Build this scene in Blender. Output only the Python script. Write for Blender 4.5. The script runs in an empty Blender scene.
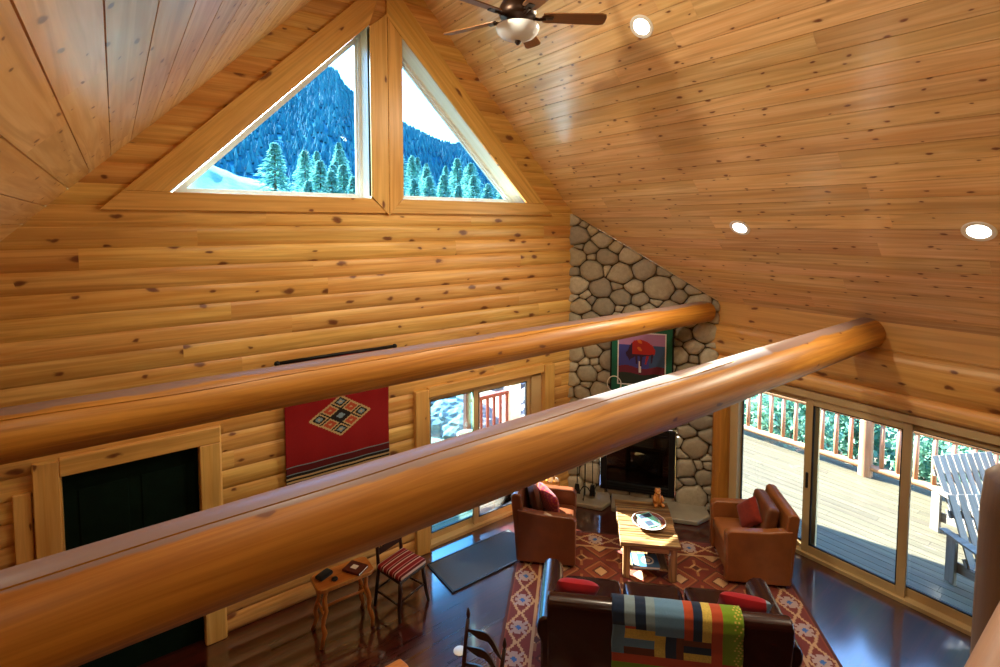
import bpy, bmesh, math, random
from mathutils import Vector, Matrix, noise as mnoise
random.seed(11)
C = bpy.context.scene.collection
PI = math.pi
R45 = -PI / 4
S2 = math.sqrt(0.5)
D = 5.79          # gable wall plane (y)
W = 6.93          # right wall plane (x)
RX = 2.615        # ridge x
RZ = 7.415        # ridge z

# ------------------------------------------------------------------ mesh builder
class MB:
    def __init__(s):
        s.v = []; s.f = []; s.m = []; s.uv = []; s.xf = Matrix.Identity(4); s.mi = 0
    def at(s, loc=(0, 0, 0), rz=0.0, rx=0.0, ry=0.0):
        s.xf = Matrix.Translation(loc) @ Matrix.Rotation(rz, 4, 'Z') @ Matrix.Rotation(rx, 4, 'X') @ Matrix.Rotation(ry, 4, 'Y')
        return s
    def P(s, *p):
        s.v.append(tuple(s.xf @ Vector(p))); return len(s.v) - 1
    def F(s, idx, uv=None, mi=None):
        s.f.append(tuple(idx)); s.m.append(s.mi if mi is None else mi)
        s.uv.append(uv if uv else [(0.0, 0.0)] * len(idx))
    def quad(s, a, b, c, d, uv=None, mi=None):
        s.F([s.P(*a), s.P(*b), s.P(*c), s.P(*d)], uv, mi)
    def box(s, c, size, rot=None, grain=None, taper=1.0):
        """box about c; uv runs along the longest side (or the given axis)"""
        hx, hy, hz = [k / 2 for k in size]
        M = Matrix.Translation(c)
        if rot: M = M @ Matrix.Rotation(rot[2], 4, 'Z') @ Matrix.Rotation(rot[1], 4, 'Y') @ Matrix.Rotation(rot[0], 4, 'X')
        old = s.xf; s.xf = old @ M
        pts = [(-hx, -hy, -hz), (hx, -hy, -hz), (hx, hy, -hz), (-hx, hy, -hz),
               (-hx * taper, -hy * taper, hz), (hx * taper, -hy * taper, hz), (hx * taper, hy * taper, hz), (-hx * taper, hy * taper, hz)]
        i0 = [s.P(*p) for p in pts]
        g = grain if grain is not None else max(range(3), key=lambda k: size[k])
        o = [k for k in range(3) if k != g]
        ru, rv = random.random() * 40, random.random() * 40
        for q in ((0, 3, 2, 1), (4, 5, 6, 7), (0, 1, 5, 4), (2, 3, 7, 6), (1, 2, 6, 5), (3, 0, 4, 7)):
            uv = [(pts[k][g] + ru, pts[k][o[0]] + pts[k][o[1]] + rv) for k in q]
            s.F([i0[k] for k in q], uv)
        s.xf = old
    def tube(s, pts, radii, n=12, caps=True, square=False):
        """swept tube through pts"""
        if not hasattr(radii, '__len__'): radii = [radii] * len(pts)
        pts = [Vector(p) for p in pts]
        rings = []; ru, rv = random.random() * 40, random.random() * 40
        t0 = (pts[1] - pts[0]).normalized()
        ref = Vector((0, 0, 1)) if abs(t0.z) < 0.9 else Vector((1, 0, 0))
        L = 0.0; uvs = []
        for i, p in enumerate(pts):
            t = (pts[min(i + 1, len(pts) - 1)] - pts[max(i - 1, 0)]).normalized()
            a = (ref - t * ref.dot(t)).normalized(); b = t.cross(a); ref = a
            if i: L += (pts[i] - pts[i - 1]).length
            ring = []
            for k in range(n):
                th = 2 * PI * k / n
                q = p + (a * math.cos(th) + b * math.sin(th)) * radii[i]
                ring.append(s.P(*q))
            rings.append(ring); uvs.append(L + ru)
        for i in range(len(rings) - 1):
            for k in range(n):
                k2 = (k + 1) % n
                c0 = 2 * PI * radii[i] / n
                s.F([rings[i][k], rings[i][k2], rings[i + 1][k2], rings[i + 1][k]],
                    [(uvs[i], k * c0 + rv), (uvs[i], (k + 1) * c0 + rv), (uvs[i + 1], (k + 1) * c0 + rv), (uvs[i + 1], k * c0 + rv)])
        if caps:
            s.F(rings[0][::-1]); s.F(rings[-1])
    def lathe(s, prof, n=24, c=(0, 0, 0), cap=True):
        """prof: (r, z) list about the z axis"""
        rings = []
        for r, z in prof:
            rings.append([s.P(c[0] + r * math.cos(2 * PI * k / n), c[1] + r * math.sin(2 * PI * k / n), c[2] + z) for k in range(n)])
        for i in range(len(rings) - 1):
            for k in range(n):
                k2 = (k + 1) % n
                s.F([rings[i][k], rings[i][k2], rings[i + 1][k2], rings[i + 1][k]],
                    [(prof[i][1], k / n), (prof[i][1], (k + 1) / n), (prof[i + 1][1], (k + 1) / n), (prof[i + 1][1], k / n)])
        if cap:
            s.F(rings[0][::-1]); s.F(rings[-1])
    def prism(s, poly, axis, a, b, grain=0, turn=None):
        """polygon (2-D list) swept along axis from a to b. axis 'x': poly=(y,z); 'y': (x,z); 'z': (x,y)"""
        def mk(p, t):
            return {'x': (t, p[0], p[1]), 'y': (p[0], t, p[1]), 'z': (p[0], p[1], t)}[axis]
        A = [s.P(*mk(p, a)) for p in poly]; B = [s.P(*mk(p, b)) for p in poly]
        ru, rv = random.random() * 40, random.random() * 40
        n = len(poly); per = 0.0
        for i in range(n):
            j = (i + 1) % n
            l = math.hypot(poly[j][0] - poly[i][0], poly[j][1] - poly[i][1])
            s.F([A[i], A[j], B[j], B[i]], [(a + ru, per + rv), (a + ru, per + l + rv), (b + ru, per + l + rv), (b + ru, per + rv)])
            per += l
        uvp = [(p[0] + ru, p[1] + rv) for p in poly] if grain == 0 else [(p[1] + ru, p[0] + rv) for p in poly]
        if turn is not None:
            ct, sn = math.cos(turn), math.sin(turn); uvp = [(p[0] * ct + p[1] * sn + ru, -p[0] * sn + p[1] * ct + rv) for p in poly]
        s.F(A[::-1], uvp[::-1]); s.F(B, uvp)
    def build(s, name, mats, parent=None, smooth=False, bevel=0.0, seg=2, angle=None, subsurf=0, fix=True):
        me = bpy.data.meshes.new(name)
        me.from_pydata(s.v, [], s.f)
        if not isinstance(mats, (list, tuple)): mats = [mats]
        for m in mats: me.materials.append(m)
        me.polygons.foreach_set('material_index', s.m)
        ul = me.uv_layers.new(name='UVMap')
        flat = []
        for u in s.uv:
            for p in u: flat.extend(p)
        ul.data.foreach_set('uv', flat)
        if fix:
            bm = bmesh.new(); bm.from_mesh(me)
            bmesh.ops.recalc_face_normals(bm, faces=bm.faces)
            bm.to_mesh(me); bm.free()
        if smooth or bevel:
            me.polygons.foreach_set('use_smooth', [True] * len(me.polygons))
        if angle is not None: me.set_sharp_from_angle(angle=math.radians(angle))
        me.update()
        o = bpy.data.objects.new(name, me); C.objects.link(o)
        if parent: o.parent = parent
        if bevel:
            b = o.modifiers.new('bevel', 'BEVEL'); b.width = bevel; b.segments = seg; b.limit_method = 'ANGLE'; b.angle_limit = math.radians(35); b.harden_normals = True
        if subsurf:
            b = o.modifiers.new('sub', 'SUBSURF'); b.levels = subsurf; b.render_levels = subsurf
        return o

def tag(o, label, cat, group=None, kind=None):
    o['label'] = label; o['category'] = cat
    if group: o['group'] = group
    if kind: o['kind'] = kind
    return o
def thing(name, label, cat, loc=(0, 0, 0), rz=0.0, group=None, kind=None):
    o = bpy.data.objects.new(name, None); C.objects.link(o)
    o.empty_display_size = 0.1
    o.location = loc; o.rotation_euler = (0, 0, rz)
    return tag(o, label, cat, group, kind)
def struct(o, label=None, cat=None):
    o['kind'] = 'structure'
    if label: o['label'] = label
    if cat: o['category'] = cat
    return o
def dup(root, loc, rz=None, label=None, scale=None):
    r = root.copy(); C.objects.link(r); r.location = loc
    if rz is not None: r.rotation_euler = (0, 0, rz)
    if scale: r.scale = scale
    if label: r['label'] = label
    for ch in list(root.children):
        c = ch.copy(); C.objects.link(c); c.parent = r
        for g in list(ch.children):
            d = g.copy(); C.objects.link(d); d.parent = c
    return r
def FR(f, r, z=0.0):           # seating-group coordinates (toward the fireplace, to its right)
    return (S2 * (f + r), S2 * (f - r), z)

# ------------------------------------------------------------------ materials
def srgb(r, g, b):
    def k(c):
        c /= 255.0
        return c / 12.92 if c <= 0.04045 else ((c + 0.055) / 1.055) ** 2.4
    return (k(r), k(g), k(b), 1.0)
class NT:
    def __init__(s, name):
        s.mat = bpy.data.materials.new(name); s.mat.use_nodes = True
        s.t = s.mat.node_tree; s.b = s.t.nodes['Principled BSDF']; s.out = s.t.nodes['Material Output']
    def n(s, typ, **kw):
        nd = s.t.nodes.new(typ)
        for k, v in kw.items(): setattr(nd, k, v)
        return nd
    def l(s, a, b): s.t.links.new(a, b)
    def val(s, sock, v):
        if hasattr(v, 'is_linked') or hasattr(v, 'links'): s.l(v, sock)
        else: sock.default_value = v
    def math(s, op, a, b=0.0, c=None, clamp=False):
        nd = s.n('ShaderNodeMath', operation=op, use_clamp=clamp)
        s.val(nd.inputs[0], a); s.val(nd.inputs[1], b)
        if c is not None: s.val(nd.inputs[2], c)
        return nd.outputs[0]
    def mix(s, f, a, b, blend='MIX'):
        nd = s.n('ShaderNodeMixRGB', blend_type=blend)
        s.val(nd.inputs[0], f); s.val(nd.inputs[1], a); s.val(nd.inputs[2], b)
        return nd.outputs[0]
    def mapping(s, vec, scale=(1, 1, 1), loc=(0, 0, 0)):
        nd = s.n('ShaderNodeMapping'); s.l(vec, nd.inputs[0])
        nd.inputs['Scale'].default_value = scale; nd.inputs['Location'].default_value = loc
        return nd.outputs[0]
    def noise(s, vec, scale=1.0, detail=3.0, rough=0.5, dist=0.0, dim='3D'):
        nd = s.n('ShaderNodeTexNoise', noise_dimensions=dim); s.l(vec, nd.inputs['Vector'])
        nd.inputs['Scale'].default_value = scale; nd.inputs['Detail'].default_value = detail
        nd.inputs['Roughness'].default_value = rough; nd.inputs['Distortion'].default_value = dist
        return nd.outputs[0]
    def ramp(s, f, stops):
        nd = s.n('ShaderNodeValToRGB'); s.val(nd.inputs[0], f)
        e = nd.color_ramp.elements
        while len(e) < len(stops): e.new(0.5)
        for i, (p, c) in enumerate(stops): e[i].position = p; e[i].color = c if len(c) == 4 else (*c, 1)
        return nd.outputs[0]
    def bump(s, h, strength=0.3, dist=0.01):
        nd = s.n('ShaderNodeBump'); nd.inputs['Strength'].default_value = strength; nd.inputs['Distance'].default_value = dist
        s.l(h, nd.inputs['Height']); s.l(nd.outputs[0], s.b.inputs['Normal'])
def G(v): return (v, v, v, 1)

def wood(name, ca, cb, knot=(0.15, 0.042, 0.014, 1), knots=0.35, kscale=(2.0, 5.0), rough=0.35, coat=0.0, tint=0.25, grain=(0.9, 26.0), spec=0.5, kr=0.16, cr=0.16, cior=1.5, streak=0.45, lit_dust=None):
    t = NT(name)
    uv = t.n('ShaderNodeTexCoord').outputs['UV']
    isl = t.n('ShaderNodeNewGeometry').outputs['Random Per Island']
    g = t.noise(t.mapping(uv, (grain[0], grain[1], 1)), 1.0, 5.0, 0.6, 0.8, '2D')
    b = t.noise(t.mapping(uv, (0.45, 5.0, 1)), 1.0, 2.0, 0.5, 0.5, '2D')
    f = t.math('ADD', t.math('MULTIPLY', g, 0.55), t.math('MULTIPLY', b, 0.55))
    f = t.ramp(f, [(0.36, G(0)), (0.72, G(1))])
    col = t.mix(f, ca, cb)
    st_ = t.noise(t.mapping(uv, (0.55, 13.0, 1), (3, 7, 0)), 1.0, 2.0, 0.55, 1.2, '2D')
    col = t.mix(t.ramp(st_, [(0.40, G(0)), (0.66, G(streak))]), col, t.mix(0.55, cb, tuple(c * 0.45 for c in cb[:3]) + (1,)))
    hs = t.n('ShaderNodeHueSaturation'); t.l(col, hs.inputs['Color'])
    t.l(t.math('MULTIPLY_ADD', isl, tint, 1.0 - tint * 0.5), hs.inputs['Value'])
    t.l(t.math('MULTIPLY_ADD', t.math('FRACT', t.math('MULTIPLY', isl, 7.31)), 0.016, 0.492), hs.inputs['Hue'])
    col = hs.outputs[0]
    if knots > 0:
        w = t.noise(t.mapping(uv, (7, 12, 1)), 1.0, 2.0, 0.5, 0.0, '2D')
        base = t.mapping(uv, (kscale[0], kscale[1], 1))
        add = t.n('ShaderNodeVectorMath', operation='ADD'); t.l(base, add.inputs[0])
        cmb = t.n('ShaderNodeCombineXYZ'); t.l(t.math('MULTIPLY_ADD', w, 0.22, -0.11), cmb.inputs[0]); t.l(t.math('MULTIPLY_ADD', w, -0.2, 0.1), cmb.inputs[1])
        t.l(cmb.outputs[0], add.inputs[1])
        vo = t.n('ShaderNodeTexVoronoi', voronoi_dimensions='2D', feature='F1'); t.l(add.outputs[0], vo.inputs['Vector']); vo.inputs['Scale'].default_value = 1.0
        sp = t.n('ShaderNodeSeparateColor'); t.l(vo.outputs['Color'], sp.inputs[0])
        has = t.math('LESS_THAN', sp.outputs[0], knots)
        rad = t.math('MULTIPLY_ADD', sp.outputs[1], kr * 0.8, kr * 0.35)
        q = t.math('DIVIDE', vo.outputs['Distance'], rad)
        core = t.ramp(q, [(0.0, G(1)), (0.55, G(0.85)), (0.8, G(0.25)), (1.0, G(0))])
        halo = t.ramp(t.math('MULTIPLY', q, 0.4), [(0.2, G(0.5)), (1.0, G(0))])
        col = t.mix(t.math('MULTIPLY', halo, t.math('MULTIPLY', has, 0.45)), col, t.mix(0.5, cb, knot))
        col = t.mix(t.math('MULTIPLY', core, has), col, knot)
    if lit_dust:       # dust tone on the upper face, also painting in light to whiten sun patches
        sz = t.n('ShaderNodeSeparateXYZ'); t.l(t.n('ShaderNodeNewGeometry').outputs['Normal'], sz.inputs[0])
        nd = t.noise(t.mapping(uv, (1.6, 7.0, 1)), 1.0, 4.0, 0.6, 0.4, '2D')
        dm = t.ramp(t.math('MULTIPLY_ADD', nd, 0.22, sz.outputs[2]), [(0.97, G(0)), (1.05, G(0.9))])
        col = t.mix(dm, col, lit_dust)
    t.l(col, t.b.inputs['Base Color'])
    t.b.inputs['Roughness'].default_value = rough
    t.b.inputs['Specular IOR Level'].default_value = spec
    if coat:
        t.b.inputs['Coat Weight'].default_value = coat; t.b.inputs['Coat Roughness'].default_value = cr; t.b.inputs['Coat IOR'].default_value = cior
    t.bump(g, 0.12, 0.004)
    return t.mat

def plain(name, col, rough=0.5, metal=0.0, var=0.0, scale=8.0, bump=0.0, coat=0.0, spec=0.5):
    t = NT(name)
    co = t.n('ShaderNodeTexCoord').outputs['Object']
    nz = t.noise(co, scale, 4.0, 0.55)
    if var:
        d = tuple(max(0, c * (1 - var)) for c in col[:3]) + (1,); e = tuple(min(1, c * (1 + var)) for c in col[:3]) + (1,)
        t.l(t.mix(t.ramp(nz, [(0.3, G(0)), (0.7, G(1))]), d, e), t.b.inputs['Base Color'])
    else: t.b.inputs['Base Color'].default_value = col
    t.b.inputs['Roughness'].default_value = rough; t.b.inputs['Metallic'].default_value = metal
    t.b.inputs['Specular IOR Level'].default_value = spec
    if coat: t.b.inputs['Coat Weight'].default_value = coat; t.b.inputs['Coat Roughness'].default_value = 0.1
    if bump: t.bump(nz, bump, 0.01)
    return t.mat
def cloth(name, col, rough=0.9, var=0.15, scale=60, bump=0.3):
    t = NT(name)
    co = t.n('ShaderNodeTexCoord').outputs['Object']
    nz = t.noise(co, scale, 3.0, 0.6)
    d = tuple(c * (1 - var) for c in col[:3]) + (1,); e = tuple(min(1, c * (1 + var)) for c in col[:3]) + (1,)
    t.l(t.mix(nz, d, e), t.b.inputs['Base Color'])
    t.b.inputs['Roughness'].default_value = rough; t.b.inputs['Sheen Weight'].default_value = 0.15; t.b.inputs['Specular IOR Level'].default_value = 0.2
    t.bump(nz, bump, 0.004)
    return t.mat
def emis(name, col, strength):
    t = NT(name); t.b.inputs['Base Color'].default_value = col
    t.b.inputs['Emission Color'].default_value = col; t.b.inputs['Emission Strength'].default_value = strength
    return t.mat
def glass(name, tint=(1, 1, 1, 1), refl=0.06):
    t = NT(name); t.t.nodes.remove(t.b)
    tr = t.n('ShaderNodeBsdfTransparent'); tr.inputs[0].default_value = tint
    gl = t.n('ShaderNodeBsdfGlossy'); gl.inputs['Roughness'].default_value = 0.02
    fr = t.n('ShaderNodeFresnel'); fr.inputs[0].default_value = 1.4
    mx = t.n('ShaderNodeMixShader'); t.l(t.math('MULTIPLY', fr.outputs[0], refl / 0.04, clamp=True), mx.inputs[0])
    t.l(tr.outputs[0], mx.inputs[1]); t.l(gl.outputs[0], mx.inputs[2]); t.l(mx.outputs[0], t.out.inputs[0])
    return t.mat

M = {}
M['log'] = wood('log_siding', srgb(234, 193, 116), srgb(208, 150, 74), knots=0.62, kscale=(2.3, 4.6), streak=0.5, rough=0.38, tint=0.16, kr=0.17)
M['ceil'] = wood('pine_board', srgb(244, 212, 158), srgb(222, 172, 110), knots=0.60, kscale=(3.4, 7.6), streak=0.6, rough=0.4, coat=0.8, cr=0.22, cior=1.7, tint=0.22, kr=0.12)
M['ceilL'] = M['ceil']
M['trim'] = wood('pine_trim', srgb(232, 190, 114), srgb(210, 158, 80), knots=0.25, kscale=(2.0, 6.0), rough=0.35, tint=0.10)
M['beam'] = wood('peeled_log', srgb(208, 152, 60), srgb(166, 106, 30), knots=0.42, kscale=(1.7, 4.2), rough=0.45, coat=0.12, cr=0.3, streak=0.6, lit_dust=srgb(132, 110, 106), tint=0.05, grain=(0.5, 20.0), kr=0.10)
M['newel'] = wood('newel_wood', srgb(120, 88, 62), srgb(92, 64, 42), knots=0.25, kscale=(2, 4), rough=0.5, tint=0.05)
M['post'] = wood('log_post_wood', srgb(205, 140, 62), srgb(180, 105, 38), knots=0.2, kscale=(2, 4), rough=0.4, tint=0.05)
M['reveal'] = wood('daylit_reveal', srgb(244, 232, 212), srgb(232, 214, 186), knots=0.1, rough=0.4, tint=0.05, streak=0.2)  # pine paled as though daylight fell on it
M['frame'] = plain('door_frame_tan', srgb(196, 168, 120), 0.45, var=0.06, scale=3)
M['frieze'] = wood('frieze_board', srgb(226, 180, 106), srgb(212, 162, 88), knots=0.06, rough=0.4, tint=0.05, grain=(0.4, 8))
M['floor'] = wood('mahogany_floor', srgb(78, 26, 16), srgb(50, 15, 10), knots=0.0, rough=0.3, tint=0.22, coat=1.0, cr=0.09, cior=2.35)
M['glass'] = glass('window_glass', (0.94, 0.98, 1.0, 1))
M['glassg'] = glass('gable_glass', (0.62, 0.79, 0.86, 1), 0.015)
M['glassb'] = glass('tinted_glass', (0.62, 0.93, 1.0, 1))
M['darkgreen'] = plain('dark_green_paint', srgb(8, 24, 16), 0.9, var=0.2, spec=0.1)
M['black'] = plain('black_iron', (0.012, 0.012, 0.013, 1), 0.45, 0.6)
M['blackgloss'] = plain('black_glass_panel', (0.008, 0.01, 0.011, 1), 0.06, 0.0, coat=0.6)
M['gasket'] = plain('black_rubber', (0.01, 0.01, 0.01, 1), 0.6)
M['bronze'] = plain('oiled_bronze', srgb(44, 26, 16), 0.35, 0.7)
M['blade'] = wood('fan_blade_wood', srgb(150, 104, 54), srgb(120, 78, 38), knots=0.0, rough=0.4, tint=0.1)
M['opal'] = plain('opal_glass', srgb(226, 232, 240), 0.25, spec=0.6)
M['white'] = plain('white_enamel', srgb(235, 232, 225), 0.4)
M['lamp'] = emis('lamp_lens', (1.0, 0.93, 0.8, 1), 12.0)
M['leather'] = plain('saddle_leather', srgb(140, 82, 40), 0.36, var=0.16, scale=6, bump=0.06, coat=0.15)
M['leather2'] = plain('russet_leather', srgb(114, 62, 36), 0.36, var=0.16, scale=6, bump=0.06, coat=0.15)
M['leatherc'] = plain('worn_leather', srgb(110, 62, 34), 0.35, var=0.25, scale=9, bump=0.08, coat=0.2)
M['sofa'] = plain('oxblood_leather', srgb(42, 15, 11), 0.26, var=0.2, scale=5, bump=0.05, coat=0.3)
M['redcloth'] = cloth('red_wool', srgb(150, 20, 26))
M['rustcloth'] = cloth('rust_weave', srgb(122, 36, 20), var=0.4, scale=26)
M['magcloth'] = cloth('magenta_weave', srgb(140, 30, 48))
M['orangecloth'] = cloth('orange_weave', srgb(170, 70, 40))
M['creamcloth'] = cloth('cream_wool', srgb(214, 190, 150))
M['navycloth'] = cloth('navy_cloth', srgb(28, 42, 66))
M['greycloth'] = cloth('grey_cloth', srgb(120, 140, 150))
M['bluecloth'] = cloth('sky_cloth', srgb(92, 128, 160))
M['greencloth'] = cloth('moss_cloth', srgb(110, 140, 30))
M['yellowcloth'] = cloth('speckled_yellow', srgb(196, 170, 80), var=0.5, scale=90)
M['browncloth'] = cloth('brown_cloth', srgb(96, 48, 26))
M['blackcloth'] = cloth('black_cloth', srgb(24, 20, 20))
M['mat'] = cloth('grey_mat', srgb(96, 104, 106), var=0.1, bump=0.5)
M['darkwood'] = wood('dark_stained_wood', srgb(56, 26, 14), srgb(34, 14, 8), knots=0, rough=0.35, tint=0.1)
M['honey'] = wood('honey_pine', srgb(204, 140, 66), srgb(176, 106, 40), knots=0.2, rough=0.35, tint=0.15)
M['rustic'] = wood('rustic_plank', srgb(212, 170, 108), srgb(84, 44, 20), knots=0.4, kscale=(2.4, 6), rough=0.45, streak=0.9, tint=0.6, kr=0.2)
M['deck'] = wood('weathered_deck', srgb(100, 92, 66), srgb(76, 68, 48), knots=0.25, kscale=(2, 7), rough=0.7, tint=0.16, knot=(0.12, 0.09, 0.06, 1))
M['rail'] = wood('peeled_rail_log', srgb(196, 146, 108), srgb(164, 112, 78), knots=0.2, rough=0.5, tint=0.12)
M['grey'] = wood('silvered_wood', srgb(140, 132, 120), srgb(106, 96, 82), knots=0.15, rough=0.7, tint=0.12)
M['paper'] = plain('paper', srgb(232, 228, 216), 0.6)
M['ceramic'] = plain('glazed_ceramic', srgb(224, 220, 210), 0.25, coat=0.4)
# stone with one tone per stone
t = NT('river_stone')
co = t.n('ShaderNodeTexCoord').outputs['Object']; isl = t.n('ShaderNodeNewGeometry').outputs['Random Per Island']
base = t.ramp(isl, [(0.0, srgb(150, 142, 124)), (0.3, srgb(176, 166, 144)), (0.55, srgb(196, 186, 162)), (0.8, srgb(146, 138, 126)), (1.0, srgb(184, 170, 138))])
nz = t.noise(co, 22, 5, 0.65)
t.l(t.mix(t.ramp(nz, [(0.3, G(0.35)), (0.7, G(0))]), base, srgb(96, 84, 66)), t.b.inputs['Base Color'])
t.b.inputs['Roughness'].default_value = 0.75; t.bump(nz, 0.35, 0.012); M['stone'] = t.mat
M['mortar'] = plain('mortar', srgb(84, 70, 52), 0.9, var=0.2, scale=30, bump=0.4)
M['flag'] = plain('hearth_flagstone', srgb(150, 142, 126), 0.4, var=0.15, scale=5, bump=0.15)

# ------------------------------------------------------------------ gable wall of half-log siding
HL = 0.19
def wall_front():
    mb = MB()
    def spans(z):
        xl = max(-2.0, z - 4.80); xr = min(5.72, 10.03 - z)
        holes = []
        if z < 2.04: holes.append((-0.47, 0.61))
        if z < 2.00: holes.append((3.11, 5.06))
        if 4.47 < z < 6.46: holes.append((z - 4.07, 2.42))
        if 4.47 < z < 6.43: holes.append((2.78, 9.24 - z))
        out = []; a = xl
        for h0, h1 in holes:
            if h1 <= h0: continue
            if h0 > a: out.append((a, h0))
            a = h1
        if a < xr: out.append((a, xr))
        return out
    def yb(z):
        u = (z % HL) / HL * 2 - 1
        return 5.792 - 0.027 * math.sqrt(max(0.0, 1 - abs(u) ** 2.2))
    crit = [2.0, 2.04, 4.47, 6.43, 6.46, 4.03]
    z0 = 0.0; k = 0
    while z0 < 7.4:
        z1 = min(z0 + HL, 7.40)
        zs = sorted(set([z0 + 0.002] + [z0 + (z1 - z0) * i / 8 for i in range(1, 8)] + [z1 - 0.002]))
        cuts = [c for c in crit if z0 < c < z1]
        bands = []; lo = z0 + 0.0005
        for c in cuts + [z1 - 0.0005]:
            hi = c - 0.0006 if c in cuts else c
            bands.append([lo] + [z for z in zs if lo + 0.004 < z < hi - 0.004] + [hi]); lo = c + 0.0006
        joints = []; x = -2.0 + random.uniform(0.5, 4)
        while x < 6: joints.append(x); x += random.uniform(2.2, 4.8)
        offs = [(random.random() * 60, random.random() * 60) for _ in range(8)]
        for zb in bands:
            n = len(spans(zb[len(zb) // 2]))
            sp = [spans(z) for z in zb]
            for i in range(n):
                if any(len(q) != n for q in sp): continue
                full0 = max(q[i][0] for q in sp); full1 = min(q[i][1] for q in sp)
                js = [j for j in joints if full0 + 0.2 < j < full1 - 0.2]
                segs = [None] + js + [None]
                for a, b in zip(segs[:-1], segs[1:]):
                    prev = None; oi = offs[(joints.index(a) + 1) % 8 if a else 0]
                    for q, z in zip(sp, zb):
                        xa = a + 0.001 if a is not None else q[i][0]; xb = b if b is not None else q[i][1]
                        if xb < xa: xb = xa
                        pa = mb.P(xa, yb(z), z); pb = mb.P(xb, yb(z), z)
                        ua = (xa + oi[0], z * 1.0 + oi[1]); ub = (xb + oi[0], z + oi[1])
                        if prev: mb.F([prev[0], prev[1], pb, pa], [prev[2], prev[3], ub, ua])
                        prev = (pa, pb, ua, ub)
        z0 = z1; k += 1
    # solid core behind the half logs
    for (xa, za, xb, zb, xc, zc, xd, zd) in ((-2, 0, -.47, 0, -.47, 4.47, -2, 4.47), (.61, 0, 3.11, 0, 3.11, 4.47, .61, 4.47), (5.06, 0, 5.9, 0, 5.9, 4.47, 5.06, 4.47),
            (-.47, 2.04, .61, 2.04, .61, 4.47, -.47, 4.47), (3.11, 2.0, 5.06, 2.0, 5.06, 4.47, 3.11, 4.47),
            (2.42, 4.47, 2.78, 4.47, 2.78, 7.42, 2.42, 7.42), (-2, 4.47, .40, 4.47, 2.42, 6.49, 2.42, 8.0), (4.77, 4.47, 7.2, 4.47, 2.78, 8.0, 2.78, 6.46)):
        mb.quad((xa, 5.815, za), (xb, 5.815, zb), (xc, 5.815, zc), (xd, 5.815, zd), [(0, 0)] * 4)
    return struct(mb.build('wall_front', M['log'], smooth=True, angle=40, fix=False))
wall_front()

# ------------------------------------------------------------------ ceiling boards
def roof(side, y0, y1, wid, dmax, phase):
    mb = MB()
    d = 0.0
    def pt(dd, y, dep):     # dep: away from the room
        o = S2 * dd; q = S2 * dep
        return (RX + side * (o + q), y, RZ - o + q)
    while d < dmax:
        e = min(d + wid, dmax) if d > 0 else phase
        cuts = [y0]; y = y0 + random.uniform(0.6, 4)
        while y < y1 - 0.5: cuts.append(y); y += random.uniform(1.6, 4.6)
        cuts.append(y1)
        prof = [(d, 0.014), (d + 0.0028, 0.014), (d + 0.0034, 0.0), (e - 0.0034, 0.0), (e - 0.0028, 0.014), (e, 0.014)]
        for a, b in zip(cuts[:-1], cuts[1:]):
            ru, rv = random.random() * 60, random.random() * 60
            A = [mb.P(*pt(q, a + 0.002, w)) for q, w in prof]; B = [mb.P(*pt(q, b - 0.001, w)) for q, w in prof]
            for i in range(5):
                mb.F([A[i], A[i + 1], B[i + 1], B[i]], [(a + ru, prof[i][0] + rv), (a + ru, prof[i + 1][0] + rv), (b + ru, prof[i + 1][0] + rv), (b + ru, prof[i][0] + rv)])
        d = e
    # solid deck behind the boards
    mb2 = MB()
    a, b = 0.0, dmax
    pts = [pt(a, y0, 0.012), pt(b, y0, 0.012), pt(b, y1, 0.012), pt(a, y1, 0.012)]
    mb.quad(*pts)
    return mb
mbc = roof(1, -5.0, 5.80, 0.195, 6.104, 0.128)
mbl = roof(-1, -5.0, 5.80, 0.212, 6.527, 0.094)
o = len(mbc.v)
mbc.v += mbl.v; mbc.f += [tuple(i + o for i in f) for f in mbl.f]; mbc.m += mbl.m; mbc.uv += mbl.uv
struct(mbc.build('ceiling', M['ceil'], fix=False))

# ------------------------------------------------------------------ floor, other walls
mb = MB()
y = -5.0; 
while y < 5.85:
    y1 = min(y + 0.13, 5.85); x = -2.0 - random.random() * 1.5
    while x < W + 0.02:
        x1 = x + random.uniform(0.9, 2.2); ru, rv = random.random() * 60, random.random() * 60
        a, b = max(x, -2.0), min(x1, W + 0.03)
        if b > a: mb.quad((a, y + 0.0008, 0), (b - 0.001, y + 0.0008, 0), (b - 0.001, y1, 0), (a, y1, 0), [(a + ru, y + rv), (b + ru, y + rv), (b + ru, y1 + rv), (a + ru, y1 + rv)])
        x = x1
    y = y1
mb.quad((-2, -5, -0.02), (W + 0.05, -5, -0.02), (W + 0.05, 5.85, -0.02), (-2, 5.85, -0.02))
struct(mb.build('floor', M['floor'], fix=False))

mb = MB()        # left wall and back wall, log siding too
def log_rows(mb, p0, p1, z0, z1, nrm, bulge=0.04, h=HL):
    p0 = Vector(p0); p1 = Vector(p1); L = (p1 - p0).length; nrm = Vector(nrm)
    z = z0
    while z < z1 - 0.01:
        zz = min(z + h, z1); ru, rv = random.random() * 60, random.random() * 60; prev = None
        for i in range(9):
            u = i / 8; q = nrm * (bulge * math.sqrt(max(0, 1 - abs(2 * u - 1) ** 2.2))); zc = z + (zz - z) * u
            a = mb.P(p0.x + q.x, p0.y + q.y, zc); b = mb.P(p1.x + q.x, p1.y + q.y, zc)
            if prev: mb.F([prev[0], prev[1], b, a], [(ru, prev[2] + rv), (L + ru, prev[2] + rv), (L + ru, zc + rv), (ru, zc + rv)])
            prev = (a, b, zc)
        z = zz
log_rows(mb, (-2.0, -5), (-2.0, 5.8), 0, 2.80, (1, 0, 0))
struct(mb.build('wall_left', M['log'], smooth=True, angle=40, fix=False))
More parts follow.
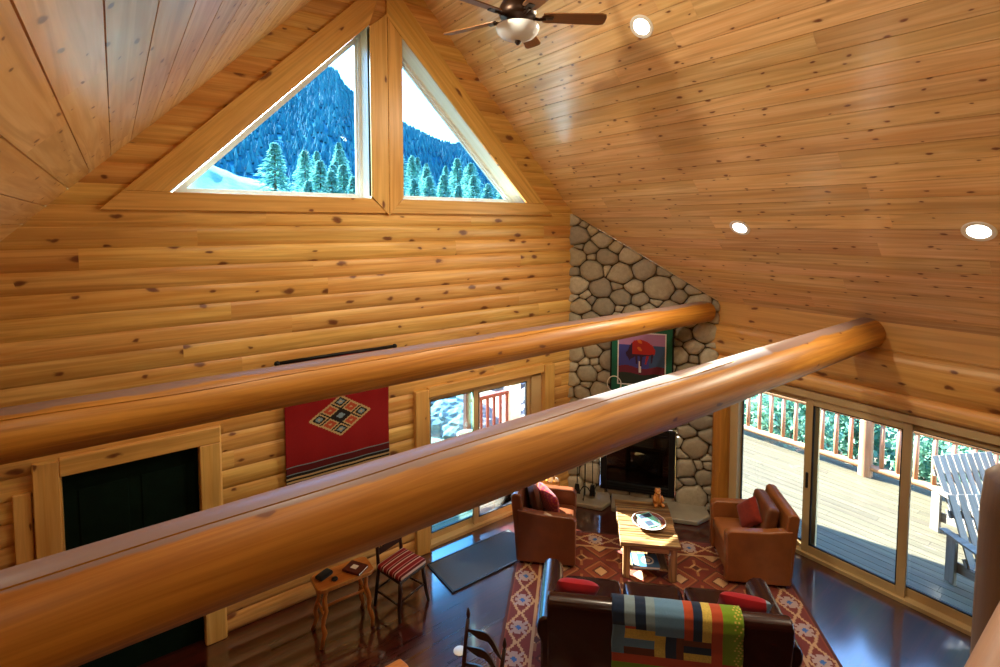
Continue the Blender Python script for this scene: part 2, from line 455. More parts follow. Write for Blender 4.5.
mb = MB()
log_rows(mb, (-2.0, -5.0), (W, -5.0), 0, 2.8, (0, 1, 0))
mb.F([mb.P(-2, -5, 2.8), mb.P(W, -5, 2.8), mb.P(W, -5, 3.1), mb.P(RX, -5, RZ)], [(0, 0), (9, 0), (9, .3), (4.6, 4.6)])
struct(mb.build('wall_back', M['log'], smooth=True, angle=40, fix=False))

# right wall: frieze board, two header logs, wall beside the doors
mb = MB()
log_rows(mb, (W, 4.6), (W, -5), 2.33, 2.79, (-1, 0, 0), 0.075, 0.46)
log_rows(mb, (W, 4.6), (W, -5), 2.12, 2.33, (-1, 0, 0), 0.07, 0.21)
log_rows(mb, (W, -0.6), (W, -5), 0, 2.12, (-1, 0, 0))
mb.box((W + 0.13, 0.9, 2.5), (0.22, 10.0, 0.9), grain=1)
mb.box((W + 0.13, -2.8, 1.05), (0.22, 4.4, 2.1), grain=1)
mb.box((W + 0.13, 4.95, 1.2), (0.22, 1.9, 3.6), grain=1)
struct(mb.build('wall_right', M['log'], smooth=True, angle=40, fix=False))
mb = MB()
mb.box((W + 0.03, 0.0, 2.95), (0.06, 9.9, 0.33), grain=1)
mb.box((W - 0.01, 0.0, 2.795), (0.03, 9.9, 0.02), grain=1)
struct(mb.build('trim_1', M['frieze'], bevel=0.004))

# ------------------------------------------------------------------ triangular gable windows
def slab(mb, poly, y0, y1, turn=0.0):
    mb.prism(poly, 'y', y0, y1, turn=turn)
def tri_window(num, side):
    # local triangle in (x, z): right-angle corner, far corner, apex
    if side < 0: A, B, T = (2.40, 4.50), (0.45, 4.50), (2.40, 6.45)
    else:        A, B, T = (2.80, 4.50), (4.70, 4.50), (2.80, 6.40)
    def inset(k):
        if side < 0: return [(A[0] - k, A[1] + k), (B[0] + k * 2.414, B[1] + k), (T[0] - k, T[1] - k * 2.414)]
        return [(A[0] + k, A[1] + k), (B[0] - k * 2.414, B[1] + k), (T[0] + k, T[1] - k * 2.414)]
    w = thing('window_%d' % num, 'left triangular gable window facing the dark peak' if side < 0 else 'right triangular gable window facing the wooded ridge', 'window', (0, 0, 0), kind='structure')
    mb = MB()          # deep jamb lining
    P0 = [A, B, T]; P1 = inset(-0.012)
    for i in range(3):
        j = (i + 1) % 3
        mb.quad((P0[i][0], 5.74, P0[i][1]), (P0[j][0], 5.74, P0[j][1]), (P0[j][0], 6.06, P0[j][1]), (P0[i][0], 6.06, P0[i][1]),
                [(0, 0), (2, 0), (2, .3), (0, .3)])
    mb.build('jamb', M['reveal'], w, fix=False)
    mb = MB()          # white sash
    for (k0, k1, ya, yc) in ((0.0, 0.035, 6.0, 6.07), (0.035, 0.06, 6.03, 6.07)):
        Q0, Q1 = inset(k0), inset(k1)
        for i in range(3):
            j = (i + 1) % 3
            mb.prism([Q0[i], Q0[j], Q1[j], Q1[i]], 'y', ya, yc)
    mb.build('sash', M['white'], w)
    mb = MB(); Q = inset(0.03)
    mb.prism(Q, 'y', 6.045, 6.053)
    mb.build('pane', M['glassg'], w)
    return w
tri_window(1, -1); tri_window(2, 1)
# casing boards round the triangles
mb = MB(); yo, yi = 5.725, 5.80
slab(mb, [(0.45 - 0.02, 4.50), (2.40, 6.45), (2.40 + 0.215, 6.66 + 0.38), (0.07, 4.50)], yo, yi, PI / 4)         # left rake
slab(mb, [(4.72, 4.50), (5.03, 4.50), (2.615, 7.04), (2.615, 6.585), (2.80, 6.40)], yo, yi, -PI / 4)               # right rake
slab(mb, [(2.40, 4.52), (2.612, 4.30), (2.612, 6.62), (2.40, 6.43)], yo - 0.012, yi, PI / 2)                       # king boards
slab(mb, [(2.618, 4.30), (2.80, 4.52), (2.80, 6.38), (2.618, 6.58)], yo - 0.008, yi, PI / 2)
slab(mb, [(-0.10, 4.33), (2.612, 4.33), (2.40, 4.50), (0.07, 4.50)], yo, yi)                              # sills
slab(mb, [(2.618, 4.33), (5.20, 4.33), (5.03, 4.50), (2.80, 4.50)], yo, yi)
tr = mb.build('trim_2', M['trim'], bevel=0.006); struct(tr)

# ------------------------------------------------------------------ green door and its casing
d = thing('door_1', 'dark green door in the log gable wall', 'door', (0, 0, 0), kind='structure')
mb = MB(); mb.box((0.07, 5.86, 1.02), (1.04, 0.045, 2.04)); mb.build('panel', M['darkgreen'], d, bevel=0.004)
mb = MB()
for px in (-0.16, 0.30):
    for pz, ph in ((0.55, 0.7), (1.45, 0.8)): 
        mb.box((px, 5.834, pz), (0.36, 0.012, ph))
mb.build('raised_panel', M['darkgreen'], d, bevel=0.006)
mb = MB(); mb.lathe([(0.012, 0.0), (0.012, 0.03), (0.03, 0.035), (0.034, 0.06), (0.02, 0.075), (0.0, 0.078)], 16)
k = mb.build('knob', M['bronze'], d, smooth=True); k.location = (-0.38, 5.835, 0.98); k.rotation_euler = (PI / 2, 0, 0)
mb = MB()
for x in (-0.45, 0.59): mb.box((x + (-0.006 if x < 0 else 0.006), 5.81, 1.02), (0.02, 0.14, 2.04))
mb.box((0.07, 5.81, 2.045), (1.06, 0.14, 0.02)); mb.build('jamb', M['trim'], d)
mb = MB()
mb.box((-0.54, 5.745, 1.095), (0.175, 0.07, 2.19)); mb.box((0.68, 5.745, 1.02), (0.18, 0.07, 2.04))
mb.box((0.16, 5.745, 2.12), (1.225, 0.07, 0.16)); mb.box((0.772, 5.765, 1.1), (0.02, 0.08, 2.2))
mb.box((-0.70, 5.765, 0.98), (0.12, 0.06, 1.96))
struct(mb.build('trim_3', M['trim'], bevel=0.012))

# ------------------------------------------------------------------ sliding door in the gable wall
d = thing('door_2', 'sliding patio door in the log gable wall behind the grey mat', 'door', (0, 0, 0), kind='structure')
mb = MB()
for x in (3.12, 4.95): mb.box((x + (0.01 if x < 4 else 0), 5.86, 1.0), (0.07 if x < 4 else 0.19, 0.16, 2.0))
mb.box((4.08, 5.86, 1.99), (1.93, 0.16, 0.05)); mb.box((4.08, 5.86, 0.02), (1.93, 0.18, 0.05))
mb.build('frame', M['frame'], d, bevel=0.004)
def sash(parent, x0, x1, z0, z1, y, w, mat, gl, name='sliding_panel', axis='x'):
    mb = MB()
    def bx(a, b, c, e):
        if axis == 'x': mb.box(((a + b) / 2, y, (c + e) / 2), (b - a, 0.045, e - c))
        else: mb.box((y, (a + b) / 2, (c + e) / 2), (0.045, b - a, e - c))
    bx(x0, x0 + w, z0, z1); bx(x1 - w, x1, z0, z1); bx(x0 + w, x1 - w, z0, z0 + w * 1.15); bx(x0 + w, x1 - w, z1 - w, z1)
    p = mb.build(name, mat, parent, bevel=0.004)
    mb = MB()
    if axis == 'x': mb.box(((x0 + x1) / 2, y, (z0 + z1) / 2), (x1 - x0 - 2 * w + 0.01, 0.008, z1 - z0 - 2 * w + 0.01))
    else: mb.box((y, (x0 + x1) / 2, (z0 + z1) / 2), (0.008, x1 - x0 - 2 * w + 0.01, z1 - z0 - 2 * w + 0.01))
    mb.build('pane', gl, p)
    mb = MB()
    g = 0.012
    def gx(a, b, c, e):
        if axis == 'x': mb.box(((a + b) / 2, y, (c + e) / 2), (b - a, 0.03, e - c))
        else: mb.box((y, (a + b) / 2, (c + e) / 2), (0.03, b - a, e - c))
    xa, xb, za, zb = x0 + w, x1 - w, z0 + w * 1.15, z1 - w
    gx(xa, xa + g, za, zb); gx(xb - g, xb, za, zb); gx(xa, xb, za, za + g); gx(xa, xb, zb - g, zb)
    mb.build('gasket', M['gasket'], p)
    return p
sash(d, 3.15, 4.0, 0.04, 1.975, 5.90, 0.07, M['frame'], M['glassb'])
sash(d, 3.86, 4.87, 0.04, 1.975, 5.84, 0.075, M['frame'], M['glass'])
mb = MB(); mb.box((3.90, 5.805, 0.98), (0.03, 0.03, 0.22)); mb.build('handle', M['gasket'], d, bevel=0.008)
mb = MB()
mb.box((3.02, 5.745, 1.06), (0.19, 0.08, 2.12)); mb.box((5.15, 5.745, 1.06), (0.20, 0.08, 2.12)); mb.box((4.08, 5.75, 2.075), (1.93, 0.07, 0.13))
struct(mb.build('trim_4', M['trim'], bevel=0.012))

# ------------------------------------------------------------------ big sliding door wall on the right
d = thing('door_3', 'wide wall of sliding glass doors opening to the sunny deck', 'door', (0, 0, 0), kind='structure')
mb = MB()
mb.box((W + 0.05, 1.5, 2.075), (0.16, 4.4, 0.09), grain=1); mb.box((W + 0.04, 1.5, 0.02), (0.18, 4.4, 0.05), grain=1)
mb.box((W + 0.03, 3.80, 1.02), (0.16, 0.13, 2.04)); mb.box((W + 0.05, -0.62, 1.02), (0.16, 0.1, 2.04))
mb.build('frame', M['frame'], d, bevel=0.005)
sash(d, 2.74, 3.80, 0.045, 2.03, W + 0.07, 0.07, M['frame'], M['glass'], axis='y')
sash(d, 1.79, 2.88, 0.045, 2.03, W + 0.01, 0.085, M['frame'], M['glass'], axis='y')
sash(d, 0.80, 1.90, 0.045, 2.03, W + 0.07, 0.085, M['frame'], M['glass'], axis='y')
sash(d, -0.57, 0.88, 0.045, 2.03, W + 0.01, 0.085, M['frame'], M['glass'], axis='y')
mb = MB(); mb.box((W - 0.02, 2.835, 0.98), (0.022, 0.028, 0.2)); mb.build('handle', M['gasket'], d, bevel=0.008)

# round post between fireplace and doors
mb = MB(); mb.tube([(6.86, 3.965, 0.0), (6.865, 3.96, 0.7), (6.86, 3.965, 1.5), (6.86, 3.96, 2.15)], [0.125, 0.12, 0.118, 0.115], 28)
tag(mb.build('log_post', M['post'], smooth=True, angle=50), 'upright round log post between the stone fireplace and deck doors', 'post')

# ------------------------------------------------------------------ the two long log beams
def log(name, p0, p1, r0, r1, label, crack, seed, split=0.0):
    p0 = Vector(p0); p1 = Vector(p1); ax = (p1 - p0).normalized(); L = (p1 - p0).length
    b = Vector((0, 0, 1)); b = (b - ax * b.dot(ax)).normalized(); a = ax.cross(b)   # a ~ toward -y/+y, b up
    mb = MB(); nr = 170; rings = []
    offs_ = [0.0, 0.022, 0.05] + [2 * PI * k / 64 for k in range(1, 64)] + [2 * PI - 0.05, 2 * PI - 0.022]; nc = len(offs_)
    for i in range(nr + 1):
        u = i / nr; ring = []; cth = crack[0] + (crack[1] - crack[0]) * u + 0.10 * mnoise.noise(Vector((u * 9, seed, 0)))
        dep = crack[2] * max(0.0, min(1, 0.75 + 0.9 * mnoise.noise(Vector((u * 5, seed + 9, 0))))) * (1.0 if crack[3] < u < crack[4] else 0.0)
        for th in [cth + q_ for q_ in offs_]:
            r = r0 + (r1 - r0) * u
            v = Vector((math.cos(th) * 1.1, math.sin(th) * 1.1, u * L * 0.55 + seed))
            r *= 1 + 0.014 * mnoise.noise(v) + 0.004 * mnoise.noise(v * 3.1)
            dd = (th - cth + PI) % (2 * PI) - PI
            w = abs(dd) * r
            if w < 0.003: r -= dep
            q = p0 + ax * (u * L) + (a * math.cos(th) + b * math.sin(th)) * r
            ring.append(mb.P(*q))
        rings.append(ring)
    rm = (r0 + r1) / 2
    for i in range(nr):
        for k in range(nc):
            k2 = (k + 1) % nc; u0, u1 = i / nr * L, (i + 1) / nr * L; v0, v1 = offs_[k] * rm, (offs_[k + 1] if k + 1 < nc else 2 * PI) * rm
            mb.F([rings[i][k], rings[i][k2], rings[i + 1][k2], rings[i + 1][k]], [(u0, v0), (u0, v1), (u1, v1), (u1, v0)])
    mb.F(rings[0][::-1]); mb.F(rings[-1])
    return tag(mb.build(name, M['beam'], smooth=True, angle=60), label, 'beam')
# angle 0 points along a = ax x up = (1,0,0)x(0,0,1) = (0,-1,0): toward the camera
log('log_beam', (-1.95, 2.215, 2.893), (6.925, 2.255, 2.955), 0.181, 0.179, 'nearer and thicker long log beam crossing the room in the foreground', (1.21, 1.30, 0.03, 0.0, 0.66), 3.0)
log('log_beam', (-1.95, 4.20, 2.94), (6.80, 4.21, 2.952), 0.168, 0.15, 'farther log beam ending at the stone fireplace', (0.74, 0.92, 0.022, 0.0, 0.78), 17.0)

# ------------------------------------------------------------------ loft edge: slab, newel post and handrail at the lower right
mb = MB(); mb.box((2.4, -2.29, 2.6), (8.7, 5.22, 0.2)); struct(mb.build('trim_5', M['trim'], bevel=0.01))
mb = MB(); mb.tube([(1.75, 0.216, 2.7), (1.752, 0.216, 3.1), (1.75, 0.2165, 3.50), (1.75, 0.2165, 3.58), (1.75, 0.2165, 3.612), (1.75, 0.2165, 3.622)], [0.096, 0.093, 0.09, 0.084, 0.055, 0.01], 28)
tag(mb.build('newel_post', M['newel'], smooth=True, angle=70), 'round-topped log newel post at the right edge of the loft', 'post')
mb = MB(); mb.tube([(-0.5, 0.088, 3.645), (0.3, 0.09, 3.648), (1.2, 0.09, 3.65), (2.6, 0.09, 3.65)], [0.062, 0.06, 0.06, 0.06], 24)
tag(mb.build('handrail', M['rail'], smooth=True, angle=70), 'peeled log handrail in the bottom right corner', 'railing')
# ------------------------------------------------------------------ corner fireplace of river stones
FA = math.atan2(-0.7994, 0.6008)
FL = (5.66, 5.79, 0)
def fpw(s, y, z):      # fireplace-local to world
    return tuple(Matrix.Translation(FL) @ Matrix.Rotation(FA, 4, 'Z') @ Vector((s, y, z)))
fire = thing('fireplace', 'floor-to-ceiling river stone corner fireplace', 'fireplace', FL, FA)
S0, S1 = -0.04, 2.12
B0, B1, BZ0, BZ1 = 0.47, 1.58, 0.14, 1.14
top = lambda s: 4.37 - 0.6008 * s - 0.005
mb = MB(); y = 0.0
mb.F([mb.P(S0, y, 0), mb.P(B0, y, 0), mb.P(B0, y, top(B0)), mb.P(S0, y, top(S0))])
mb.F([mb.P(B1, y, 0), mb.P(S1, y, 0), mb.P(S1, y, top(S1)), mb.P(B1, y, top(B1))])
mb.F([mb.P(B0, y, 0), mb.P(B1, y, 0), mb.P(B1, y, BZ0), mb.P(B0, y, BZ0)])
mb.F([mb.P(B0, y, BZ1), mb.P(B1, y, BZ1), mb.P(B1, y, top(B1)), mb.P(B0, y, top(B0))])
mb.build('mortar_bed', M['mortar'], fire, fix=False)
rs = random.Random(5)
AX = 1.22
pts = []
def okp(x, z, r):
    if not (S0 + r * 0.5 < x < S1 - r * 0.5 and r * 0.5 < z < top(x) - r * 0.6): return False
    if B0 - r * 0.55 < x < B1 + r * 0.55 and BZ0 - r * 0.55 < z < BZ1 + r * 0.55: return False
    return all(((x - a) / AX) ** 2 + (z - b) ** 2 > ((r + c) * 0.95) ** 2 for a, b, c in pts)
for r, n in ((0.165, 40), (0.135, 1500), (0.105, 5000), (0.075, 7000), (0.05, 9000)):
    for _ in range(n):
        x, z = rs.uniform(S0, S1), rs.uniform(0, 4.4); rr = r * rs.uniform(0.85, 1.1)
        if okp(x, z, rr): pts.append((x, z, rr))
def clip(poly, nx, nz, c):
    out = []
    for i in range(len(poly)):
        a, b = poly[i], poly[(i + 1) % len(poly)]
        da, db = nx * a[0] + nz * a[1] - c, nx * b[0] + nz * b[1] - c
        if da <= 0: out.append(a)
        if (da < 0) != (db < 0):
            t = da / (da - db); out.append((a[0] + (b[0] - a[0]) * t, a[1] + (b[1] - a[1]) * t))
    return out
mb = MB()
for (x, z, r) in pts:
    poly = [(x - 0.3, z - 0.25), (x + 0.3, z - 0.25), (x + 0.3, z + 0.25), (x - 0.3, z + 0.25)]
    for (a, b, c) in pts:
        if (a, b) == (x, z) or (a - x) ** 2 + (b - z) ** 2 > 0.6: continue
        nx, nz = (a - x) / AX ** 2, b - z
        poly = clip(poly, nx, nz, (a * a / AX ** 2 + b * b - c * c - x * x / AX ** 2 - z * z + r * r) / 2)
    for nx, nz, c in ((-1, 0, -S0 + 0.02), (1, 0, S1 + 0.02), (0, -1, 0), (0.6008, 1, 4.365)): poly = clip(poly, nx, nz, c)
    cand = [(B0 - x, (1, 0, B0)), (x - B1, (-1, 0, -B1)), (z - BZ1, (0, -1, -BZ1)), (BZ0 - z, (0, 1, BZ0))]
    cd = max(cand); poly = clip(poly, *cd[1])
    if len(poly) < 3: continue
    cx = sum(p[0] for p in poly) / len(poly); cz = sum(p[1] for p in poly) / len(poly)
    sz = math.sqrt(sum((p[0] - cx) ** 2 + (p[1] - cz) ** 2 for p in poly) / len(poly))
    k = max(0.3, 1 - 0.006 / max(sz, 0.03))
    poly = [(cx + (p[0] - cx) * k, cz + (p[1] - cz) * k) for p in poly]
    for _ in range(2):
        q = []
        for i in range(len(poly)):
            a, b = poly[i], poly[(i + 1) % len(poly)]
            q += [(a[0] * .82 + b[0] * .18, a[1] * .82 + b[1] * .18), (a[0] * .18 + b[0] * .82, a[1] * .18 + b[1] * .82)]
        poly = q
    poly = [(p[0] * 1.0 + .05 * sz * mnoise.noise(Vector((p[0] * 14, p[1] * 14, 3))), p[1] + .05 * sz * mnoise.noise(Vector((p[0] * 14, p[1] * 14, 9)))) for p in poly]
    h = min(0.075, 0.03 + sz * 0.3) * rs.uniform(0.75, 1.1)
    rings = []
    for sc, dp in ((1.0, 0.004), (0.97, -h * 0.45), (0.86, -h * 0.8), (0.6, -h)):
        rings.append([mb.P(cx + (p[0] - cx) * sc, dp, cz + (p[1] - cz) * sc) for p in poly])
    n = len(poly)
    for i in range(3):
        for j in range(n):
            j2 = (j + 1) % n; mb.F([rings[i][j], rings[i][j2], rings[i + 1][j2], rings[i + 1][j]])
    cc = mb.P(cx, -h * 1.04, cz)
    for j in range(n): mb.F([rings[3][j], rings[3][(j + 1) % n], cc])
mb.build('stone_facing', M['stone'], fire, smooth=True)
# hearth flagstones
for poly in ([(-0.05, -0.02), (0.62, -0.02), (0.66, -0.30), (0.55, -0.50), (0.05, -0.47), (-0.06, -0.3)],
             [(0.65, -0.02), (1.30, -0.02), (1.33, -0.36), (1.05, -0.50), (0.68, -0.46)],
             [(1.33, -0.02), (2.00, -0.02), (2.05, -0.28), (1.86, -0.50), (1.38, -0.52), (1.36, -0.3)]):
    mb = MB(); mb.prism(poly, 'z', 0.0, 0.07); mb.build('hearth_slab', M['flag'], fire, bevel=0.02, seg=3)
# firebox
mb = MB()
for (a, b, c, d_) in ((B0 + .01, B0 + .10, BZ0, BZ1), (B1 - .10, B1 - .01, BZ0, BZ1), (B0 + .10, B1 - .10, BZ0, BZ0 + .12), (B0 + .10, B1 - .10, BZ1 - .12, BZ1)):
    mb.box(((a + b) / 2, -0.05, (c + d_) / 2), (b - a, 0.06, d_ - c))
fb = mb.build('firebox', M['black'], fire, bevel=0.006)
for z in (BZ0 + .035, BZ0 + .075, BZ1 - .04, BZ1 - .08):
    mb = MB(); mb.box(((B0 + B1) / 2, -0.085, z), (0.86, 0.014, 0.012)); mb.build('louver', M['black'], fb)
mb = MB()
x0, x1, z0, z1 = B0 + .05, B1 - .05, BZ0 + .05, BZ1 - .05
mb.quad((x0, .40, z0), (x1, .40, z0), (x1, .40, z1), (x0, .40, z1)); mb.quad((x0, -.02, z0), (x1, -.02, z0), (x1, .40, z0), (x0, .40, z0))
mb.quad((x0, -.02, z1), (x1, -.02, z1), (x1, .40, z1), (x0, .40, z1)); mb.quad((x0, -.02, z0), (x0, .40, z0), (x0, .40, z1), (x0, -.02, z1))
mb.quad((x1, -.02, z0), (x1, .40, z0), (x1, .40, z1), (x1, -.02, z1))
mb.build('fire_chamber', plain('sooty_firebrick', srgb(40, 34, 28), 0.9, var=0.3, scale=14), fire, fix=False)
mb = MB()
for p, q, r in (((0.75, .18, .33), (1.35, .2, .36), .055), ((0.85, .08, .31), (1.28, .13, .33), .045), ((0.9, .05, .36), (1.2, .26, .47), .04), ((1.22, .03, .37), (0.98, .26, .45), .038)):
    mb.tube([p, tuple((a + b) / 2 + .01 for a, b in zip(p, q)), q], [r, r * 1.1, r * .9], 10)
mb.build('gas_log', plain('ceramic_log', srgb(120, 104, 84), 0.85, var=0.4, scale=20, bump=0.6), fire, smooth=True)
mb = MB(); mb.box(((B0 + B1) / 2, -0.035, (BZ0 + BZ1) / 2), (0.93, 0.008, 0.78)); mb.build('glass_front', glass('firebox_glass', (0.35, 0.36, 0.36, 1), 0.10), fire)

# painting of a bison above the firebox, green mat
pic = thing('framed_picture', 'green-bordered framed print of a red bison on the stone chimney', 'picture', fpw(1.065, -0.12, 1.72), FA)
PW, PH = 0.88, 0.98
g = 0.0085
def inpoly(x, y, P):
    c = False; n = len(P); j = n - 1
    for i in range(n):
        if (P[i][1] > y) != (P[j][1] > y) and x < (P[j][0] - P[i][0]) * (y - P[i][1]) / (P[j][1] - P[i][1]) + P[i][0]: c = not c
        j = i
    return c
body = [(.20, .66), (.24, .76), (.33, .86), (.47, .89), (.62, .85), (.74, .77), (.80, .68), (.78, .60), (.66, .57), (.58, .56), (.48, .55), (.38, .57), (.32, .52), (.27, .50), (.24, .46), (.21, .52), (.17, .56), (.15, .62)]
legs = [[(.36, .58), (.42, .57), (.41, .40), (.38, .40)], [(.47, .56), (.52, .56), (.50, .36), (.47, .36)], [(.60, .57), (.66, .57), (.60, .40), (.57, .40)], [(.70, .60), (.76, .62), (.73, .45), (.70, .42)]]
def picmat(u, v):
    x = u * PW; z = v * PH
    e = min(x, PW - x, z, PH - z)
    if e < 0.095: return 0
    if e < 0.11: return 1
    p = ((x - .11) / (PW - .22), (z - .11) / (PH - .22))
    if any(inpoly(p[0], p[1], L) for L in legs): return 5 if p[0] < .55 or p[0] > .68 else 4
    if inpoly(p[0], p[1], body):
        if p[0] < .30 or p[1] < .60: return 5
        return 6 if (math.sin(p[0] * 31) + math.sin(p[1] * 43 + p[0] * 20)) > 1.0 and p[0] < .6 else 4
    if .44 < p[0] < .50 and .24 < p[1] < .46: return 1
    hz = .34 + .03 * math.sin(p[0] * 9)
    if p[1] < hz * .62: return 8
    if p[1] < hz: return 7
    if p[1] > .78: return 3
    return 2 if p[0] < .66 else 9
mb = MB(); nx, nz = int(PW / g), int(PH / g)
idx = [[mb.P(-PW / 2 + PW * i / nx, -0.018, PH * j / nz) for i in range(nx + 1)] for j in range(nz + 1)]
for j in range(nz):
    for i in range(nx): mb.F([idx[j][i], idx[j][i + 1], idx[j + 1][i + 1], idx[j + 1][i]], mi=picmat((i + .5) / nx, (j + .5) / nz))
pm = [plain('print_%d' % i, c, 0.5) for i, c in enumerate((srgb(14, 96, 72), srgb(224, 220, 226), srgb(62, 66, 150), srgb(168, 120, 168), srgb(176, 36, 34), srgb(52, 24, 58), srgb(214, 112, 48), srgb(104, 30, 56), srgb(34, 46, 42), srgb(58, 84, 128)))]
mb.build('print', pm, pic, fix=False)
mb = MB()
for (cx, cz, sx, sz) in ((-PW / 2, PH / 2, .022, PH + .022), (PW / 2, PH / 2, .022, PH + .022), (0, 0, PW, .022), (0, PH, PW, .022)): mb.box((cx, -0.012, cz), (sx, 0.035, sz))
mb.build('frame', M['black'], pic, bevel=0.004)
mb = MB(); mb.box((0, 0.005, PH / 2), (PW, 0.012, PH)); mb.build('backing', M['browncloth'], pic)
# wire hoop hung beside the print
mb = MB(); ring = [(0.10 * math.cos(a * PI / 20), 0, 0.115 * math.sin(a * PI / 20)) for a in range(41)]
mb.at(fpw(0.68, -0.20, 1.83), FA); mb.tube(ring, 0.007, 8)
tag(mb.build('wire_hoop', M['white'], smooth=True), 'thin pale wire hoop in front of the lower left corner of the bison print', 'hoop')

# fireplace tools
ts = thing('tool_stand', 'black wrought iron stand for fire tools left of the firebox', 'stand', fpw(0.27, -0.26, 0.07), FA)
mb = MB(); mb.tube([(0, 0, 0.02), (0, 0, 0.4), (0, 0, 0.74)], 0.010, 8); mb.build('pole', M['black'], ts, smooth=True)
for a in range(3):
    th = a * 2.094 + 0.5; c, s = math.cos(th), math.sin(th)
    mb = MB(); mb.tube([(0, 0, .16), (.05 * c, .05 * s, .12), (.10 * c, .10 * s, .03), (.15 * c, .15 * s, .008), (.17 * c, .17 * s, .03), (.155 * c, .155 * s, .045)], .008, 8); mb.build('leg', M['black'], ts, smooth=True)
mb = MB(); mb.tube([(-.13, 0, .66), (-.12, 0, .62), (0, 0, .64), (.12, 0, .62), (.13, 0, .66)], .007, 8); mb.build('hook_bar', M['black'], ts, smooth=True)
def tool(name, label, x, head):
    t = thing(name, label, 'fire tool', fpw(0.27 + x, -0.285, 0.0), FA, group='fire tools')
    mb = MB(); mb.tube([(0, 0, .22), (0, 0, .45), (0, 0, .70), (0, .0, .74), (0.0, .02, .75)], .007, 8); mb.build('shaft', M['black'], t, smooth=True)
    mb = MB(); head(mb); mb.build('head', M['black'], t, bevel=0.004)
tool('fire_shovel', 'black fire shovel hanging leftmost on the tool stand', -0.115, lambda m: m.box((0, -.01, .19), (.10, .02, .15), taper=0.6))
tool('hearth_brush', 'black hearth brush hanging on the right of the tool stand', 0.115, lambda m: m.box((0, 0, .19), (.085, .06, .16), taper=0.7))

# ------------------------------------------------------------------ big patterned rug
RR0, RR1, RF0, RF1 = -0.74, 2.52, 4.15, 6.97
def rugmat(r, f):
    L, Hh = RR1 - RR0, RF1 - RF0
    e = min(r, L - r, f, Hh - f)
    if e < 0.03: return 1
    if e < 0.30:       # border: zigzag and star medallions
        p = 0.40; a = (r if min(f, Hh - f) < min(r, L - r) else f) % p - p / 2
        q = (e - 0.165)
        d = abs(a) + abs(q)
        if d < 0.035: return 4
        if abs(a) < .085 and abs(q) < .085 and (abs(a) < .03 or abs(q) < .03 or abs(abs(a) - abs(q)) < .022): return 3
        if abs(abs(a) * 0.6 + abs(q) - 0.13) < 0.016: return 2
        return 0 if e < .055 else 5
    if e < 0.335: return 2
    p = 0.46; a = (r + .1) % p - p / 2; b = (f + .05) % p - p / 2
    d = abs(a) + abs(b)
    if d < 0.085: return 2
    if d < 0.105: return 1
    cell = (int((r + .1) // p) + int((f + .05) // p)) % 2
    a2 = (r + .1 + p / 2) % p - p / 2; b2 = (f + .05 + p / 2) % p - p / 2; d2 = abs(a2) + abs(b2)
    if d2 < 0.05: return 1
    if d2 < 0.075: return 2 if cell else 6
    if abs(a2) < .016 and abs(b2) < .15 or abs(b2) < .016 and abs(a2) < .15: return 6
    if abs(d - 0.185) < 0.013: return 6
    if abs(d - 0.215) < 0.013: return 1
    return 5 if d > .2 else 0
rug = thing('area_rug', 'large brick-red southwestern rug with pale diamonds under the seating group', 'rug', FR(RF0, RR0, 0), R45)
mb = MB(); g = 0.016; nx, ny = int((RR1 - RR0) / g), int((RF1 - RF0) / g)
idx = [[mb.P((RR1 - RR0) * i / nx, (RF1 - RF0) * j / ny, 0.014) for i in range(nx + 1)] for j in range(ny + 1)]
for j in range(ny):
    for i in range(nx): mb.F([idx[j][i], idx[j][i + 1], idx[j + 1][i + 1], idx[j + 1][i]], mi=rugmat((RR1 - RR0) * (i + .5) / nx, (RF1 - RF0) * (j + .5) / ny))
rm = [cloth('rug_%d' % i, c) for i, c in enumerate((srgb(128, 60, 36), srgb(84, 42, 30), srgb(184, 142, 100), srgb(168, 140, 128), srgb(60, 96, 150), srgb(112, 46, 32), srgb(150, 94, 58)))]
mb.build('pile', rm, rug, fix=False)
mb = MB(); mb.box(((RR1 - RR0) / 2, (RF1 - RF0) / 2, 0.007), (RR1 - RR0, RF1 - RF0, 0.0125)); mb.build('backing', rm[1], rug)
mb = MB(); mb.box((3.585, 5.2, 0.008), (1.25, 0.60, 0.014)); m_ = thing('door_mat', 'plain grey doormat on the floor inside the patio door', 'mat')
mb.build('mat_pad', M['mat'], m_, bevel=0.004)
mb = MB()
for (cx, cy, sx, sy) in ((3.585, 4.905, 1.27, .02), (3.585, 5.495, 1.27, .02), (2.96, 5.2, .02, .6), (4.21, 5.2, .02, .6)): mb.box((cx, cy, .009), (sx, sy, .017))
mb.build('bound_edge', M['gasket'], m_)
mb = MB(); mb.at((2.59, 4.17, 0)); mb.lathe([(0.062, 0), (0.062, 0.004), (0.055, 0.007), (0.0, 0.008)], 28)
tag(mb.build('floor_outlet_cover', plain('pale_disc', srgb(226, 228, 226), 0.35), smooth=True, angle=40), 'small pale round cover plate in the bare floor', 'floor cover')

